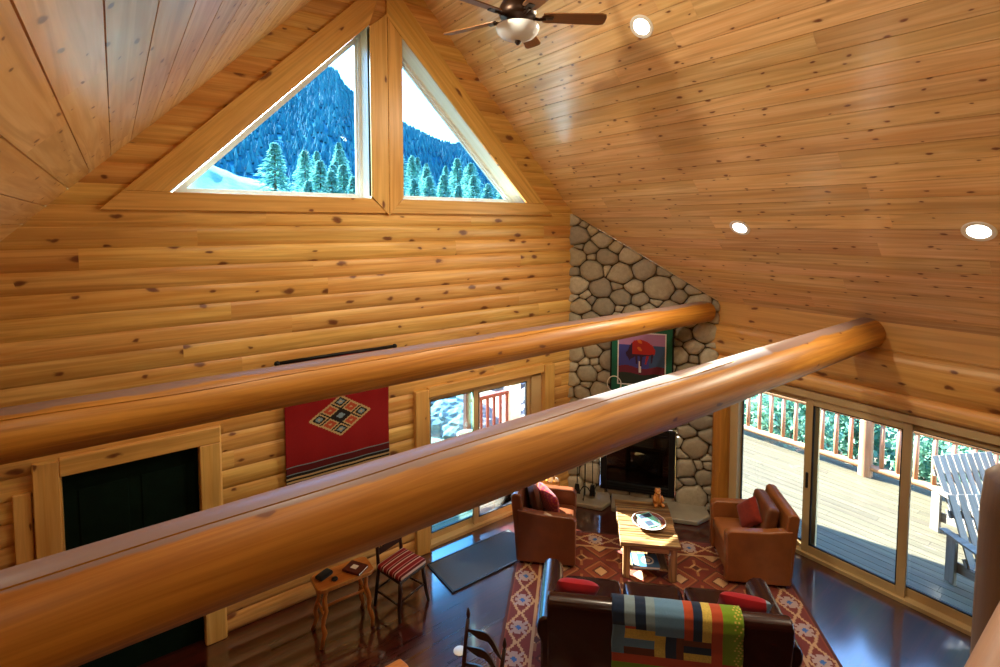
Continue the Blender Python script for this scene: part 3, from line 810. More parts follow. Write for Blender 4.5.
# ------------------------------------------------------------------ upholstery helpers
def rbox(mb, c, size, r=0.03, puff=0.0, n=8, rot=None):
    """rounded, slightly crowned cushion box"""
    old = mb.xf
    Mx = Matrix.Translation(c)
    if rot: Mx = Mx @ Matrix.Rotation(rot[2], 4, 'Z') @ Matrix.Rotation(rot[1], 4, 'Y') @ Matrix.Rotation(rot[0], 4, 'X')
    mb.xf = old @ Mx
    hx, hy, hz = [k / 2 for k in size]
    def vert(u, v, w):     # cube surface param -1..1
        p = [u * hx, v * hy, w * hz]; q = []
        for k, h in zip(p, (hx, hy, hz)):
            q.append(max(-(h - r), min(h - r, k)))
        d = Vector([a - b for a, b in zip(p, q)])
        o = Vector(q)
        if d.length > 1e-9: o = o + d.normalized() * r
        o.z += puff * w * (1 - u * u) * (1 - v * v) if abs(w) > 0 else 0
        return mb.P(*o)
    ts_ = [-1, -0.97, -0.9] + [-0.75 + 1.5 * i / n for i in range(n + 1)] + [0.9, 0.97, 1]
    for ax in range(3):
        for sgn in (-1, 1):
            grid = []
            for a in ts_:
                row = []
                for b in ts_:
                    q = [0, 0, 0]; q[ax] = sgn; q[(ax + 1) % 3] = a; q[(ax + 2) % 3] = b
                    row.append(vert(*q))
                grid.append(row)
            k = len(ts_)
            for i in range(k - 1):
                for j in range(k - 1):
                    f = [grid[i][j], grid[i + 1][j], grid[i + 1][j + 1], grid[i][j + 1]]
                    mb.F(f if sgn > 0 else f[::-1])
    mb.xf = old
def pillow_mb(w, h, t, n=14, stripes=None, spin=0.0):
    mb = MB().at(rz=spin)
    for sgn in (1, -1):
        grid = []
        for i in range(n + 1):
            row = []
            for j in range(n + 1):
                u, v = i / n * 2 - 1, j / n * 2 - 1
                pin = 1 - 0.07 * (abs(u) ** 3 + abs(v) ** 3) + 0.10 * (abs(u) * abs(v)) ** 2
                row.append(mb.P(u * w / 2 * pin, v * h / 2 * pin, sgn * t / 2 * max(0.0, (1 - u ** 4) * (1 - v ** 4)) ** 0.6))
            grid.append(row)
        for i in range(n):
            for j in range(n):
                f = [grid[i][j], grid[i + 1][j], grid[i + 1][j + 1], grid[i][j + 1]]
                mi = stripes(i, j, n, sgn) if stripes else 0
                mb.F(f if sgn > 0 else f[::-1], mi=mi)
    return mb
def throw_pillow(label, loc, eul, w, h, t, mats, stripes=None, name='throw_pillow', spin=0.0):
    o = pillow_mb(w, h, t, 16, stripes, spin).build(name, mats, smooth=True, fix=False)
    o.location = loc; o.rotation_euler = eul
    return tag(o, label, 'pillow')

# ------------------------------------------------------------------ armchairs
def armchair(label, loc, rz, lea, cushion):
    c = thing('armchair', label, 'armchair', loc, rz, group='leather club chairs')
    mb = MB(); mb.box((0, 0, 0.18), (0.56, 0.66, 0.25)); mb.build('base', lea, c, bevel=0.02, seg=3)
    for sx in (-1, 1):
        mb = MB(); mb.prism([(0.365, 0.035), (0.375, 0.60), (0.33, 0.645), (-0.10, 0.66), (-0.36, 0.70), (-0.35, 0.035)], 'x', sx * 0.385, sx * 0.275)
        mb.build('arm', lea, c, bevel=0.025, seg=4)
    mb = MB(); mb.prism([(-0.22, 0.05), (-0.25, 0.45), (-0.30, 0.86), (-0.335, 0.885), (-0.40, 0.88), (-0.43, 0.85), (-0.385, 0.4), (-0.36, 0.035)], 'x', -0.375, 0.375)
    mb.build('backrest', lea, c, bevel=0.025, seg=4)
    mb = MB(); rbox(mb, (0, 0.05, 0.385), (0.545, 0.62, 0.15), 0.04, 0.03); mb.build('seat_cushion', lea, c, smooth=True)
    for sx in (-1, 1):
        for y in (-0.3, 0.3):
            mb = MB(); mb.tube([(sx * .32, y, 0.0), (sx * .32, y, 0.06)], [.022, .028], 10); mb.build('foot', M['darkwood'], c)
    if cushion:
        mb = MB(); rbox(mb, (0, -0.16, 0.67), (0.52, 0.15, 0.42), 0.05, 0.0, rot=(0.16, 0, 0)); mb.build('back_cushion', cushion, c, smooth=True)
    return c
RUG = 0.0145
CL = FR(6.53, -0.36, RUG); CR = FR(6.53, 2.10, RUG)
armchair('russet leather armchair on the left, beside the patio door mat', CL, -0.75 * PI, M['leather2'], None)
armchair('tan leather armchair on the right, in front of the deck doors', CR, 0.25 * PI, M['leather'], M['leatherc'])
def inch(base, rz, p): return tuple(Matrix.Translation(base) @ Matrix.Rotation(rz, 4, 'Z') @ Vector(p))
st = lambda i, j, n, s: ((i * 5) // n + (j * 7) // n) % 2
throw_pillow('magenta and orange striped pillow in the left armchair', inch(CL, -0.75 * PI, (0.06, 0.02, 0.655)), (PI / 2 + 0.3, 0.25, -0.75 * PI + 0.75), 0.40, 0.40, 0.14, [M['magcloth'], M['orangecloth']], lambda i, j, n, s: (i + j) % 3 == 0)
throw_pillow('dull brown pillow behind the striped one in the left armchair', inch(CL, -0.75 * PI, (-0.02, -0.17, 0.67)), (PI / 2 + 0.22, 0.0, -0.75 * PI + 0.25), 0.46, 0.42, 0.14, [M['browncloth']])
throw_pillow('rust red pillow stood on its corner in the right armchair', inch(CR, 0.25 * PI, (0.02, 0.0, 0.66)), (PI / 2 + 0.4, 0.0, 0.25 * PI + 0.35), 0.33, 0.33, 0.13, [M['rustcloth']], spin=0.7)

# end table tucked behind the left armchair, with its odds and ends
et = thing('end_table', 'small wooden end table in the corner behind the left armchair', 'table', FR(7.16, -0.42, 0), R45)
mb = MB(); mb.box((0, 0, 0.54), (0.40, 0.40, 0.035)); mb.build('tabletop', M['honey'], et, bevel=0.006)
mb = MB(); mb.box((0, 0, 0.46), (0.34, 0.34, 0.12)); mb.build('drawer_case', M['honey'], et, bevel=0.004)
for sx in (-1, 1):
    for sy in (-1, 1):
        mb = MB(); mb.box((sx * .155, sy * .155, .20), (.045, .045, .40)); mb.build('leg', M['honey'], et, bevel=0.004)
tb = lambda f, r: FR(7.16 + f, -0.42 + r, 0.558)
k = thing('mug', 'cream mug standing on the end table', 'mug', tb(0.05, 0.06), R45)
mb = MB(); mb.lathe([(.03, 0), (.04, .005), (.042, .10), (.038, .10), (.035, .012), (.0, .01)], 20); mb.build('cup', M['ceramic'], k, smooth=True, angle=50)
mb = MB(); mb.tube([(.04, 0, .085), (.07, 0, .08), (.075, 0, .05), (.065, 0, .03), (.04, 0, .022)], .006, 8); mb.build('handle', M['ceramic'], k, smooth=True)
mb = MB(); mb.at(tb(0.06, -0.08), R45 + 0.3); mb.box((0, 0, .055), (.11, .05, .11)); tag(mb.build('tissue_box', M['paper'], bevel=0.004), 'small white box beside the mug on the end table', 'box')
mb = MB(); mb.at(tb(0.05, 0.155)); mb.lathe([(.02, 0), (.035, .02), (.03, .045), (.012, .06), (0, .062)], 14); tag(mb.build('ornament', M['ceramic'], smooth=True), 'little pale rounded ornament at the right edge of the end table', 'ornament')

# ------------------------------------------------------------------ sofa (back to the loft)
SC = FR(4.885, 0.785, RUG)
sofa = thing('sofa', 'dark oxblood leather sofa seen from behind, quilt over its back', 'sofa', SC, R45)
mb = MB(); mb.box((0, 0.0, 0.19), (1.90, 0.80, 0.27)); mb.build('base', M['sofa'], sofa, bevel=0.03, seg=3)
mb = MB()
prof = [(-0.20, 0.25), (-0.245, 0.60), (-0.27, 0.80), (-0.30, 0.85), (-0.35, 0.87), (-0.41, 0.86), (-0.45, 0.82), (-0.455, 0.74), (-0.425, 0.5), (-0.41, 0.04), (-0.25, 0.04)]
mb.prism(prof, 'x', -1.03, 1.03); mb.build('backrest', M['sofa'], sofa, bevel=0.03, seg=4)
for sx in (-1, 1):
    mb = MB()
    xs = [0.0]
    poly = [(-.07, .04), (.07, .04), (.075, .42), (.105, .50), (.11, .57), (.085, .63), (.035, .66), (-.035, .66), (-.085, .63), (-.11, .57), (-.105, .50), (-.075, .42)]
    mb.prism([(sx * 1.015 + p[0], p[1]) for p in poly], 'y', -0.40, 0.46); mb.build('arm', M['sofa'], sofa, bevel=0.03, seg=4)
for i in (-1, 0, 1):
    mb = MB(); rbox(mb, (i * 0.605, 0.125, 0.385), (0.585, 0.75, 0.19), 0.06, 0.03); mb.build('seat_cushion', M['sofa'], sofa, smooth=True)
for sx in (-1, 1):
    for y in (-0.33, 0.36):
        mb = MB(); mb.tube([(sx * .95, y, 0.0), (sx * .95, y, 0.06)], [.025, .032], 10); mb.build('foot', M['darkwood'], sofa)
# patchwork quilt over the back
qp = [(-0.205, 0.62), (-0.225, 0.70), (-0.25, 0.80), (-0.275, 0.855), (-0.315, 0.885), (-0.36, 0.893), (-0.42, 0.885), (-0.465, 0.845), (-0.478, 0.76), (-0.462, 0.66), (-0.448, 0.55), (-0.438, 0.42), (-0.432, 0.30)]
ql = [0.0]
for a, b in zip(qp[:-1], qp[1:]): ql.append(ql[-1] + math.hypot(b[0] - a[0], b[1] - a[1]))
Lq = ql[-1]
def qpos(s):
    for i in range(len(qp) - 1):
        if s <= ql[i + 1] + 1e-9:
            t_ = (s - ql[i]) / (ql[i + 1] - ql[i]); return (qp[i][0] + (qp[i + 1][0] - qp[i][0]) * t_, qp[i][1] + (qp[i + 1][1] - qp[i][1]) * t_)
    return qp[-1]
QX0, QX1 = -0.46, 0.62
# 0 teal-blue 1 navy 2 grey 3 rust 4 yellow speckle 5 green 6 orange 7 brown
def quiltmat(x, s):
    x = (x - QX0) / (QX1 - QX0); s -= 0.24
    if s < 0: return 0
    if s > 0.62:
        if s < 0.70: return 6
        return 5 if s < 0.86 else 3
    if x > 0.93: return 5 if (x * 40 + s * 20) % 1 < .8 else 4
    if x > 0.85: return 5
    if x > 0.76: return 6
    bl = [  # (x0,x1,s0,s1,mat)
        (0, .10, .0, .34, 1), (.10, .18, .0, .34, 2), (.18, .26, .0, .36, 1), (.26, .34, .0, .36, 2), (.34, .56, .0, .40, 0),
        (0, .10, .34, .62, 0), (.10, .34, .36, .46, 4), (.34, .42, .40, .62, 4), (.10, .34, .46, .54, 0), (.10, .34, .54, .62, 7),
        (.42, .50, .40, .62, 1), (.50, .56, .40, .62, 7), (.56, .62, .0, .40, 6), (.62, .70, .0, .42, 1), (.70, .76, .0, .42, 4),
        (.56, .76, .42, .47, 7), (.56, .76, .47, .55, 1), (.56, .76, .55, .62, 4)]
    for a, b, c, d_, m_ in bl:
        if a <= x < b and c <= s < d_: return m_
    return 3
mb = MB(); nx, ns = 72, 72
grid = []
for j in range(ns + 1):
    s_ = Lq * j / ns; row = []
    for i in range(nx + 1):
        x = QX0 + (QX1 - QX0) * i / nx; p = qpos(s_)
        wob = 0.006 * mnoise.noise(Vector((x * 7, s_ * 6, 0.3)))
        row.append(mb.P(x + 0.01 * mnoise.noise(Vector((s_ * 5, 2, x))), p[0] - wob - 0.004 * (s_ / Lq), p[1] + wob))
    grid.append(row)
for j in range(ns):
    for i in range(nx): mb.F([grid[j][i], grid[j][i + 1], grid[j + 1][i + 1], grid[j + 1][i]], mi=quiltmat(QX0 + (QX1 - QX0) * (i + .5) / nx, Lq * (j + .5) / ns))
q = mb.build('quilt', [M['bluecloth'], M['navycloth'], M['greycloth'], M['orangecloth'], M['yellowcloth'], M['greencloth'], M['orangecloth'], M['browncloth']], smooth=True, fix=False)
q.location = SC; q.rotation_euler = (0, 0, R45)
so = q.modifiers.new('thick', 'SOLIDIFY'); so.thickness = 0.012; so.offset = 0.0
tag(q, 'multicoloured patchwork quilt draped over the sofa back', 'quilt')
throw_pillow('plain bright red pillow at the left end of the sofa', inch(SC, R45, (-0.78, -0.02, 0.655)), (PI / 2 + 0.62, 0.12, R45 + 0.12), 0.42, 0.42, 0.15, [M['redcloth']])
throw_pillow('red pillow with a blue motif at the right end of the sofa', inch(SC, R45, (0.74, -0.02, 0.665)), (PI / 2 + 0.60, 0.05, R45 - 0.1), 0.46, 0.42, 0.15, [M['redcloth'], plain('motif_blue', srgb(70, 90, 190), 0.8), M['greycloth']],
             lambda i, j, n, s: 1 if ((i - n * .42) ** 2 + (j - n * .6) ** 2 < 5.0 and (i + j) % 2 == 0) else (2 if i > n * .85 else 0))

# ------------------------------------------------------------------ coffee table and what is on it
ct = thing('coffee_table', 'rustic plank coffee table with a low shelf in the middle of the rug', 'table', FR(6.54, 0.87, RUG), R45)
x = -0.335
for i, w in enumerate((0.125, 0.15, 0.12, 0.14, 0.135)):
    pass
mb = MB(); y = -0.49
for w in (0.16, 0.14, 0.17, 0.15, 0.16, 0.20):
    mb.box((0, y + w / 2, 0.432), (0.68 + random.uniform(-.012, .012), w - 0.004, 0.05), grain=0); y += w
mb.build('tabletop', M['rustic'], ct, bevel=0.008)
mb = MB()
for sy in (-1, 1): mb.box((0, sy * .41, .365), (.50, .03, .09))
for sx in (-1, 1): mb.box((sx * .25, 0, .365), (.03, .78, .09))
mb.build('apron', M['rustic'], ct, bevel=0.004)
for sx in (-1, 1):
    for sy in (-1, 1):
        mb = MB(); mb.box((sx * .265, sy * .415, .203), (.085, .085, .406), rot=(0, 0, 0.05 * sx)); mb.build('leg', M['rustic'], ct, bevel=0.012)
mb = MB()
for k in range(4): mb.box((-0.165 + k * .11, 0, 0.115), (.106, .84, .025))
mb.build('shelf', M['rustic'], ct, bevel=0.004)
zt = RUG + 0.458
bw = thing('bowl', 'wide shallow pottery bowl on the coffee table', 'bowl', FR(6.45, 0.90, zt), R45)
mb = MB(); mb.lathe([(0.07, 0), (0.08, .012), (.15, .035), (.20, .06), (.205, .066), (.197, .066), (.145, .045), (.08, .024), (0, .022)], 40); mb.build('bowl_body', M['ceramic'], bw, smooth=True, angle=60)
mb = MB(); mb.lathe([(.196, .0655), (.147, .0465), (.146, .0475), (.195, .0668)], 40, cap=False); mb.build('glaze_band', plain('brown_glaze', srgb(120, 60, 40), .3), bw, smooth=True)
mb = MB(); mb.at(FR(6.47, 0.90, zt + 0.058), R45 + 0.5, rx=0.10); mb.box((0, 0, 0), (.19, .25, .012))
mgz = tag(mb.build('magazine', [plain('teal_cover', srgb(120, 200, 186), 0.35)], bevel=0.002), 'teal-covered magazine lying uppermost in the pottery bowl', 'magazine')
mb = MB(); mb.at(FR(6.47, 0.90, zt + 0.058), R45 + 0.5, rx=0.10); mb.box((0, .075, .0062), (.17, .07, .001)); mb.box((-.03, -.06, .0062), (.10, .09, .001)); mb.build('cover_panel', M['navycloth'], mgz)
mb = MB(); mb.at(FR(6.49, 0.93, zt + 0.040), R45 - 0.2, rx=0.06, ry=0.0); mb.box((0, 0, 0), (.17, .24, .012)); tag(mb.build('magazine', M['greycloth'], bevel=0.002), 'dull grey magazine underneath the teal one in the bowl', 'magazine')
fg = thing('figurine', 'carved brown wooden bear figurine at the far end of the coffee table', 'figurine', FR(6.97, 1.08, zt), R45 + 0.2)
mb = MB(); mb.lathe([(.05, 0), (.062, .02), (.066, .06), (.058, .10), (.045, .13), (.035, .145), (.0, .15)], 18); mb.build('body', M['honey'], fg, smooth=True)
mb = MB()
mb.lathe([(.0, .14), (.03, .148), (.040, .175), (.036, .20), (.02, .215), (0, .22)], 16); mb.tube([(0, -.03, .172), (0, -.052, .168), (0, -.06, .166)], [.022, .017, .008], 10)
for sx in (-1, 1): mb.lathe([(0, .205), (.012, .21), (.012, .22), (0, .228)], 10, c=(sx * .026, 0, 0))
mb.build('head', M['honey'], fg, smooth=True)
for sx in (-1, 1):
    mb = MB(); mb.tube([(sx * .045, -.01, .115), (sx * .062, -.04, .085), (sx * .045, -.065, .065)], [.02, .018, .012], 10); mb.build('arm', M['honey'], fg, smooth=True)
    mb = MB(); mb.tube([(sx * .035, -.03, .025), (sx * .05, -.085, .022), (sx * .05, -.10, .03)], [.026, .022, .014], 10); mb.build('leg', M['honey'], fg, smooth=True)
bk = thing('picture_book', 'blue and white picture book on the lower shelf of the coffee table', 'book', FR(6.22, 0.83, RUG + 0.1285), R45 + 0.05)
mb = MB(); mb.box((0, 0, .014), (.30, .24, .024)); mb.build('pages', M['paper'], bk)
mb = MB(); mb.box((0, 0, .0275), (.31, .25, .003)); mb.box((0, 0, .0005), (.31, .25, .003)); mb.box((-.154, 0, .014), (.003, .25, .027)); mb.build('cover', plain('blue_cover', srgb(64, 104, 140), .35), bk)
mb = MB(); mb.lathe([(.075, .0292), (.075, .0298), (.055, .0298), (.055, .0292)], 28, c=(.03, 0, 0), cap=False); mb.lathe([(.035, .0292), (.035, .0299), (0, .0299)], 20, c=(.03, 0, 0), cap=False); mb.box((-.11, 0, .0295), (.05, .2, .001)); mb.build('cover_print', M['paper'], bk)
# ------------------------------------------------------------------ wall hanging
wh = thing('wall_hanging', 'red woven wall hanging with a stepped diamond on the log wall', 'wall hanging', (1.38, 5.715, 1.12))
HWd, HHt = 1.18, 1.62
def hangmat(x, z):
    if z < 0.485:
        k = z
        if k < .10: return 3
        for a, b, m in ((.14, .155, 2), (.21, .225, 2), (.255, .27, 2), (.30, .318, 2), (.345, .363, 2), (.388, .40, 4), (.465, .48, 4)):
            if a < k < b: return m
        if .40 < k < .465: return 5
        return 3 if k < .39 else 0
    a = (x - 0.60) / 0.36; b = (z - 0.93) / 0.235; d = abs(a) + abs(b)
    if d < 1.0:
        if d > .93: return 2
        p, q = (a + b), (a - b)
        i, j = int((p + 1) // (2 / 3)), int((q + 1) // (2 / 3))
        pp, qq = (p + 1) % (2 / 3) - 1 / 3, (q + 1) % (2 / 3) - 1 / 3
        m = max(abs(pp), abs(qq))
        if i == 1 and j == 1: return 4 if m < .16 else 3
        if m > .29: return 3
        if m > .22: return 2
        if m < .06: return 2
        return 1 if (i + j) % 2 else 3 if m > .14 else 4
    return 0
mb = MB(); nx, nz = 118, 162
idx = [[mb.P(HWd * i / nx, 0.012 * mnoise.noise(Vector((i * .05, j * .02, 4))) - 0.012, HHt * j / nz) for i in range(nx + 1)] for j in range(nz + 1)]
for j in range(nz):
    for i in range(nx): mb.F([idx[j][i], idx[j][i + 1], idx[j + 1][i + 1], idx[j + 1][i]], mi=hangmat(HWd * (i + .5) / nx, HHt * (j + .5) / nz))
w = mb.build('weave', [cloth('weave_red', srgb(136, 12, 16)), cloth('weave_rust', srgb(170, 70, 44)), cloth('weave_tan', srgb(186, 158, 112)), M['blackcloth'], M['greycloth'], cloth('weave_maroon', srgb(90, 16, 22))], wh, smooth=True, fix=False)
so = w.modifiers.new('thick', 'SOLIDIFY'); so.thickness = 0.006; so.offset = 1
mb = MB(); mb.tube([(-.06, -.01, HHt + .005), (HWd * .5, -.01, HHt + .008), (HWd + .09, -.01, HHt + .005)], .020, 12)
for x in (-.06, HWd + .09): mb.lathe([(.0, -.03), (.026, -.018), (.032, 0), (.026, .018), (0, .03)], 12, c=(x, -.01, HHt + .005))
mb.build('rod', M['black'], wh, smooth=True)
mb = MB()
for i in range(60): mb.tube([(i * HWd / 59, -.012, 0.0), (i * HWd / 59 + .003, -.014, -.05)], .004, 5)
mb.build('fringe', M['creamcloth'], wh)

# ------------------------------------------------------------------ rustic bench table against the wall
bt = thing('side_table', 'small honey pine side table on crooked twig legs below the wall hanging', 'table', (1.775, 5.14, 0), -0.02)
mb = MB()
out = []
for cx, cy, a0 in ((.22, .09, 0), (-.22, .09, 1), (-.22, -.09, 2), (.22, -.09, 3)):
    for k in range(6):
        th = a0 * PI / 2 + k * PI / 10; out.append((cx + .075 * math.cos(th), cy + .06 * math.sin(th)))
mb.prism(out, 'z', 0.555, 0.60); mb.build('tabletop', M['honey'], bt, bevel=0.010)
for sx, sy in ((-1, -1), (1, -1), (-1, 1), (1, 1)):
    mb = MB(); pt_ = []
    for k in range(9):
        u = k / 8; pt_.append((sx * (.20 + .06 * u + .012 * math.sin(k * 1.9 + sx)), sy * (.10 + .05 * u + .012 * math.cos(k * 2.3 + sy)), .56 * (1 - u) + .004))
    mb.tube(pt_, [.022, .02, .026, .02, .024, .019, .024, .02, .022], 10); mb.build('leg', M['honey'], bt, smooth=True)
mb = MB()
for sx in (-1, 1): mb.tube([(sx * .225, -.12, .30), (sx * .23, 0, .31), (sx * .225, .12, .30)], .014, 8)
mb.tube([(-.225, 0, .31), (0, 0.005, .315), (.225, 0, .31)], .014, 8); mb.build('stretcher', M['honey'], bt, smooth=True)
b = thing('book', 'small dark book with a white label on the twig-legged side table', 'book', (1.90, 5.11, 0.601), 0.55)
mb = MB(); mb.box((0, 0, .012), (.15, .20, .018)); mb.build('pages', M['paper'], b)
mb = MB(); mb.box((0, 0, .0225), (.16, .21, .003)); mb.box((0, 0, .0016), (.16, .21, .003)); mb.box((-.079, 0, .012), (.003, .21, .022)); mb.build('cover', plain('maroon_cover', srgb(80, 28, 24), .45), b)
mb = MB(); mb.box((0, .01, .0245), (.06, .07, .001)); mb.build('label', M['paper'], b)
mb = MB(); mb.at((1.60, 5.19, 0.601), 0.4); rbox(mb, (0, 0, .02), (.16, .10, .04), .018, .006)
tag(mb.build('wallet', M['blackcloth'], smooth=True), 'black pouch at the left end of the side table', 'pouch')
mb = MB(); mb.at((1.67, 5.08, 0.601), 0.2); mb.lathe([(.03, 0), (.034, .008), (.030, .018), (.018, .024), (0, .025)], 18)
tag(mb.build('coaster_tin', M['black'], smooth=True), 'small dark round tin in front of the pouch on the side table', 'tin')

# chair with striped cushion
sc = thing('dining_chair', 'dark wooden chair with a striped seat, against the log wall', 'chair', (2.415, 5.10, 0), 0.30)
mb = MB(); mb.prism([(-.20, -.19), (.20, -.19), (.18, .18), (-.18, .18)], 'z', .40, .43); mb.build('seat', M['darkwood'], sc, bevel=0.012)
for sx in (-1, 1):
    mb = MB(); mb.tube([(sx * .17, -.16, .41), (sx * .175, -.17, .30), (sx * .20, -.18, .12), (sx * .215, -.20, .0)], [.02, .022, .02, .017], 10); mb.build('leg', M['darkwood'], sc, smooth=True)
    mb = MB(); mb.tube([(sx * .19, .22, .0), (sx * .17, .175, .41), (sx * .165, .20, .65), (sx * .16, .25, .92)], [.018, .02, .018, .014], 10); mb.build('leg', M['darkwood'], sc, smooth=True)
mb = MB(); mb.tube([(-.19, -.175, .2), (.19, -.175, .2)], .011, 8); mb.tube([(-.19, .19, .2), (.19, .19, .2)], .011, 8)
for sx in (-1, 1): mb.tube([(sx * .195, -.175, .17), (sx * .18, .195, .17)], .011, 8)
mb.build('stretcher', M['darkwood'], sc, smooth=True)
mb = MB()
for z, y in ((.86, .235), (.60, .195)): mb.box((0, y, z), (.31, .018, .07))
for k in range(-3, 4): mb.tube([(k * .04 - .05, .2, .60), (k * .04 + .05, .235, .86)], .006, 6); mb.tube([(k * .04 + .05, .2, .60), (k * .04 - .05, .235, .86)], .006, 6)
mb.build('backrest', M['darkwood'], sc)
mb = MB(); mb.at((2.415, 5.10, 0), 0.30); rbox(mb, (0, -.01, .462), (.40, .38, .055), .026, .012, 14)
cu = mb.build('seat_cushion', cloth('tmp', (1, 1, 1, 1)), smooth=True)
t = NT('striped_cushion'); co = t.n('ShaderNodeTexCoord').outputs['Object']
sp = t.n('ShaderNodeSeparateXYZ'); t.l(co, sp.inputs[0])
v = t.math('ADD', t.math('MULTIPLY', sp.outputs[1], math.cos(.30) * 1.0), t.math('MULTIPLY', sp.outputs[0], -math.sin(.30)))
v = t.math('FRACT', t.math('MULTIPLY', v, 11.0))
cr = t.ramp(v, [(0, srgb(140, 24, 36)), (.42, srgb(140, 24, 36)), (.45, srgb(226, 196, 186)), (.58, srgb(226, 196, 186)), (.60, srgb(96, 16, 26)), (.80, srgb(96, 16, 26)), (.83, srgb(206, 130, 130)), (.92, srgb(206, 130, 130)), (.95, srgb(140, 24, 36))])
t.l(cr, t.b.inputs['Base Color']); t.b.inputs['Roughness'].default_value = .9
cu.data.materials[0] = t.mat
tag(cu, 'red, maroon and cream striped cushion on the chair by the patio door', 'cushion')

# ladder-back chair and dining table at the bottom edge
lc = thing('ladder_back_chair', 'black ladder-back chair with pointed finials at the bottom edge', 'chair', (1.98, 3.20, 0), PI / 2 + 0.12)
for sx in (-1, 1):
    mb = MB(); mb.tube([(sx * .20, -.20, .0), (sx * .205, -.20, .45), (sx * .21, -.235, .75), (sx * .215, -.27, .97)], [.018, .018, .017, .015], 10)
    mb.tube([(sx * .215, -.27, .965), (sx * .215, -.271, .98), (sx * .2155, -.272, 1.0), (sx * .216, -.273, 1.02), (sx * .2165, -.275, 1.06)], [.009, .009, .018, .015, .004], 10)
    mb.build('back_post', M['darkwood'], lc, smooth=True)
    mb = MB(); mb.tube([(sx * .22, .20, 0), (sx * .22, .20, .44)], [.016, .019], 10); mb.build('leg', M['darkwood'], lc, smooth=True)
for z, y in ((.885, -.256), (.75, -.236), (.62, -.218)):
    mb = MB(); up, lo = [], []
    N = 16
    for k in range(N + 1):
        u = k / N * 2 - 1; bow = -.045 * (1 - u * u)
        up.append((u * .205, y + bow, z + .035 + .022 * math.cos(u * PI) )); lo.append((u * .205, y + bow, z - .022 + .012 * math.cos(u * 2 * PI)))
    for k in range(N):
        a, b_, c, d_ = up[k], up[k + 1], lo[k + 1], lo[k]
        f = lambda p, o: (p[0], p[1] + o, p[2])
        mb.quad(f(a, .007), f(b_, .007), f(c, .007), f(d_, .007)); mb.quad(f(a, -.007), f(d_, -.007), f(c, -.007), f(b_, -.007))
        mb.quad(f(a, .007), f(a, -.007), f(b_, -.007), f(b_, .007)); mb.quad(f(d_, .007), f(c, .007), f(c, -.007), f(d_, -.007))
    mb.build('slat', M['darkwood'], lc, smooth=True, angle=50)
mb = MB(); rbox(mb, (0, 0.0, .44), (.43, .40, .045), .02, .006); mb.build('seat', cloth('rush_seat', srgb(150, 110, 60), var=.3, scale=30), lc, smooth=True)
mb = MB()
for z in (.15, .30): 
    mb.tube([(-.22, .20, z), (.22, .20, z)], .010, 8); mb.tube([(-.2, -.2, z), (.2, -.2, z)], .010, 8)
    for sx in (-1, 1): mb.tube([(sx * .22, .2, z - .03), (sx * .202, -.2, z - .03)], .010, 8)
mb.build('stretcher', M['darkwood'], lc, smooth=True)
dt = thing('dining_table', 'corner of a honey wood dining table at the bottom edge', 'table', (1.17, 3.05, 0), 0)
mb = MB(); mb.prism([(-.62, -.55), (.545, -.55), (.56, -.53), (.56, .52), (.54, .60), (-.60, .60), (-.62, .58)], 'z', .715, .75); mb.build('tabletop', M['honey'], dt, bevel=0.01)
mb = MB()
for sy in (-.44, .48): mb.box((0, sy, .67), (.96, .025, .09))
for sx in (-.50, .46): mb.box((sx, 0, .67), (.025, .9, .09))
mb.build('apron', M['honey'], dt)
for sx in (-.52, .46):
    for sy in (-.45, .49):
        mb = MB(); mb.tube([(sx, sy, .712), (sx, sy, .60), (sx, sy, .3), (sx, sy, .0)], [.038, .04, .03, .022], 12); mb.build('leg', M['honey'], dt, smooth=True)

# ------------------------------------------------------------------ ceiling fan on the ridge
fz = 5.80
fan = thing('ceiling_fan', 'five-blade bronze ceiling fan with an opal bowl light', 'ceiling fan', (RX, 3.30, 0))
mb = MB(); mb.tube([(0, 0, RZ - .06), (0, 0, 6.5), (0, 0, fz + .17)], .014, 12); mb.build('down_rod', M['bronze'], fan, smooth=True)
mb = MB(); mb.lathe([(.02, RZ - .16), (.05, RZ - .15), (.085, RZ - .09), (.095, RZ - .05)], 24); mb.build('canopy', M['bronze'], fan, smooth=True)
mb = MB(); mb.lathe([(.03, fz + .19), (.06, fz + .17), (.12, fz + .145), (.145, fz + .10), (.15, fz + .05), (.135, fz + .015), (.10, fz), (.09, fz - .03), (.10, fz - .05), (.05, fz - .055)], 32); mb.build('motor_housing', M['bronze'], fan, smooth=True, angle=50)
mb = MB(); mb.lathe([(.168, fz - .045), (.172, fz - .06), (.160, fz - .095), (.13, fz - .125), (.085, fz - .145), (.03, fz - .155), (0, fz - .156)], 40); mb.build('light_bowl', M['opal'], fan, smooth=True)
mb = MB(); mb.lathe([(0, fz - .15), (.022, fz - .155), (.026, fz - .165), (.018, fz - .178), (.008, fz - .188), (0, fz - .19)], 16); mb.build('finial', M['bronze'], fan, smooth=True)
for k in range(5):
    th = math.radians(-36.5 + 4 + 72 * k)
    mb = MB(); mb.at((0, 0, fz + .02), th)
    mb.tube([(.12, 0, .0), (.17, .0, -.008), (.22, 0, 0)], [.016, .012, .014], 8); mb.box((.235, 0, .002), (.09, .07, .008))
    mb.build('blade_iron', M['bronze'], fan)
    mb = MB(); mb.at((0, 0, fz + .028), th, rx=-0.24)
    mb.prism([(.20, -.052), (.24, -.060), (.66, -.072), (.695, -.06), (.705, -.03), (.705, .03), (.695, .06), (.66, .072), (.24, .060), (.20, .052)], 'z', -.005, .005)
    mb.build('blade', M['blade'], fan, bevel=0.002)

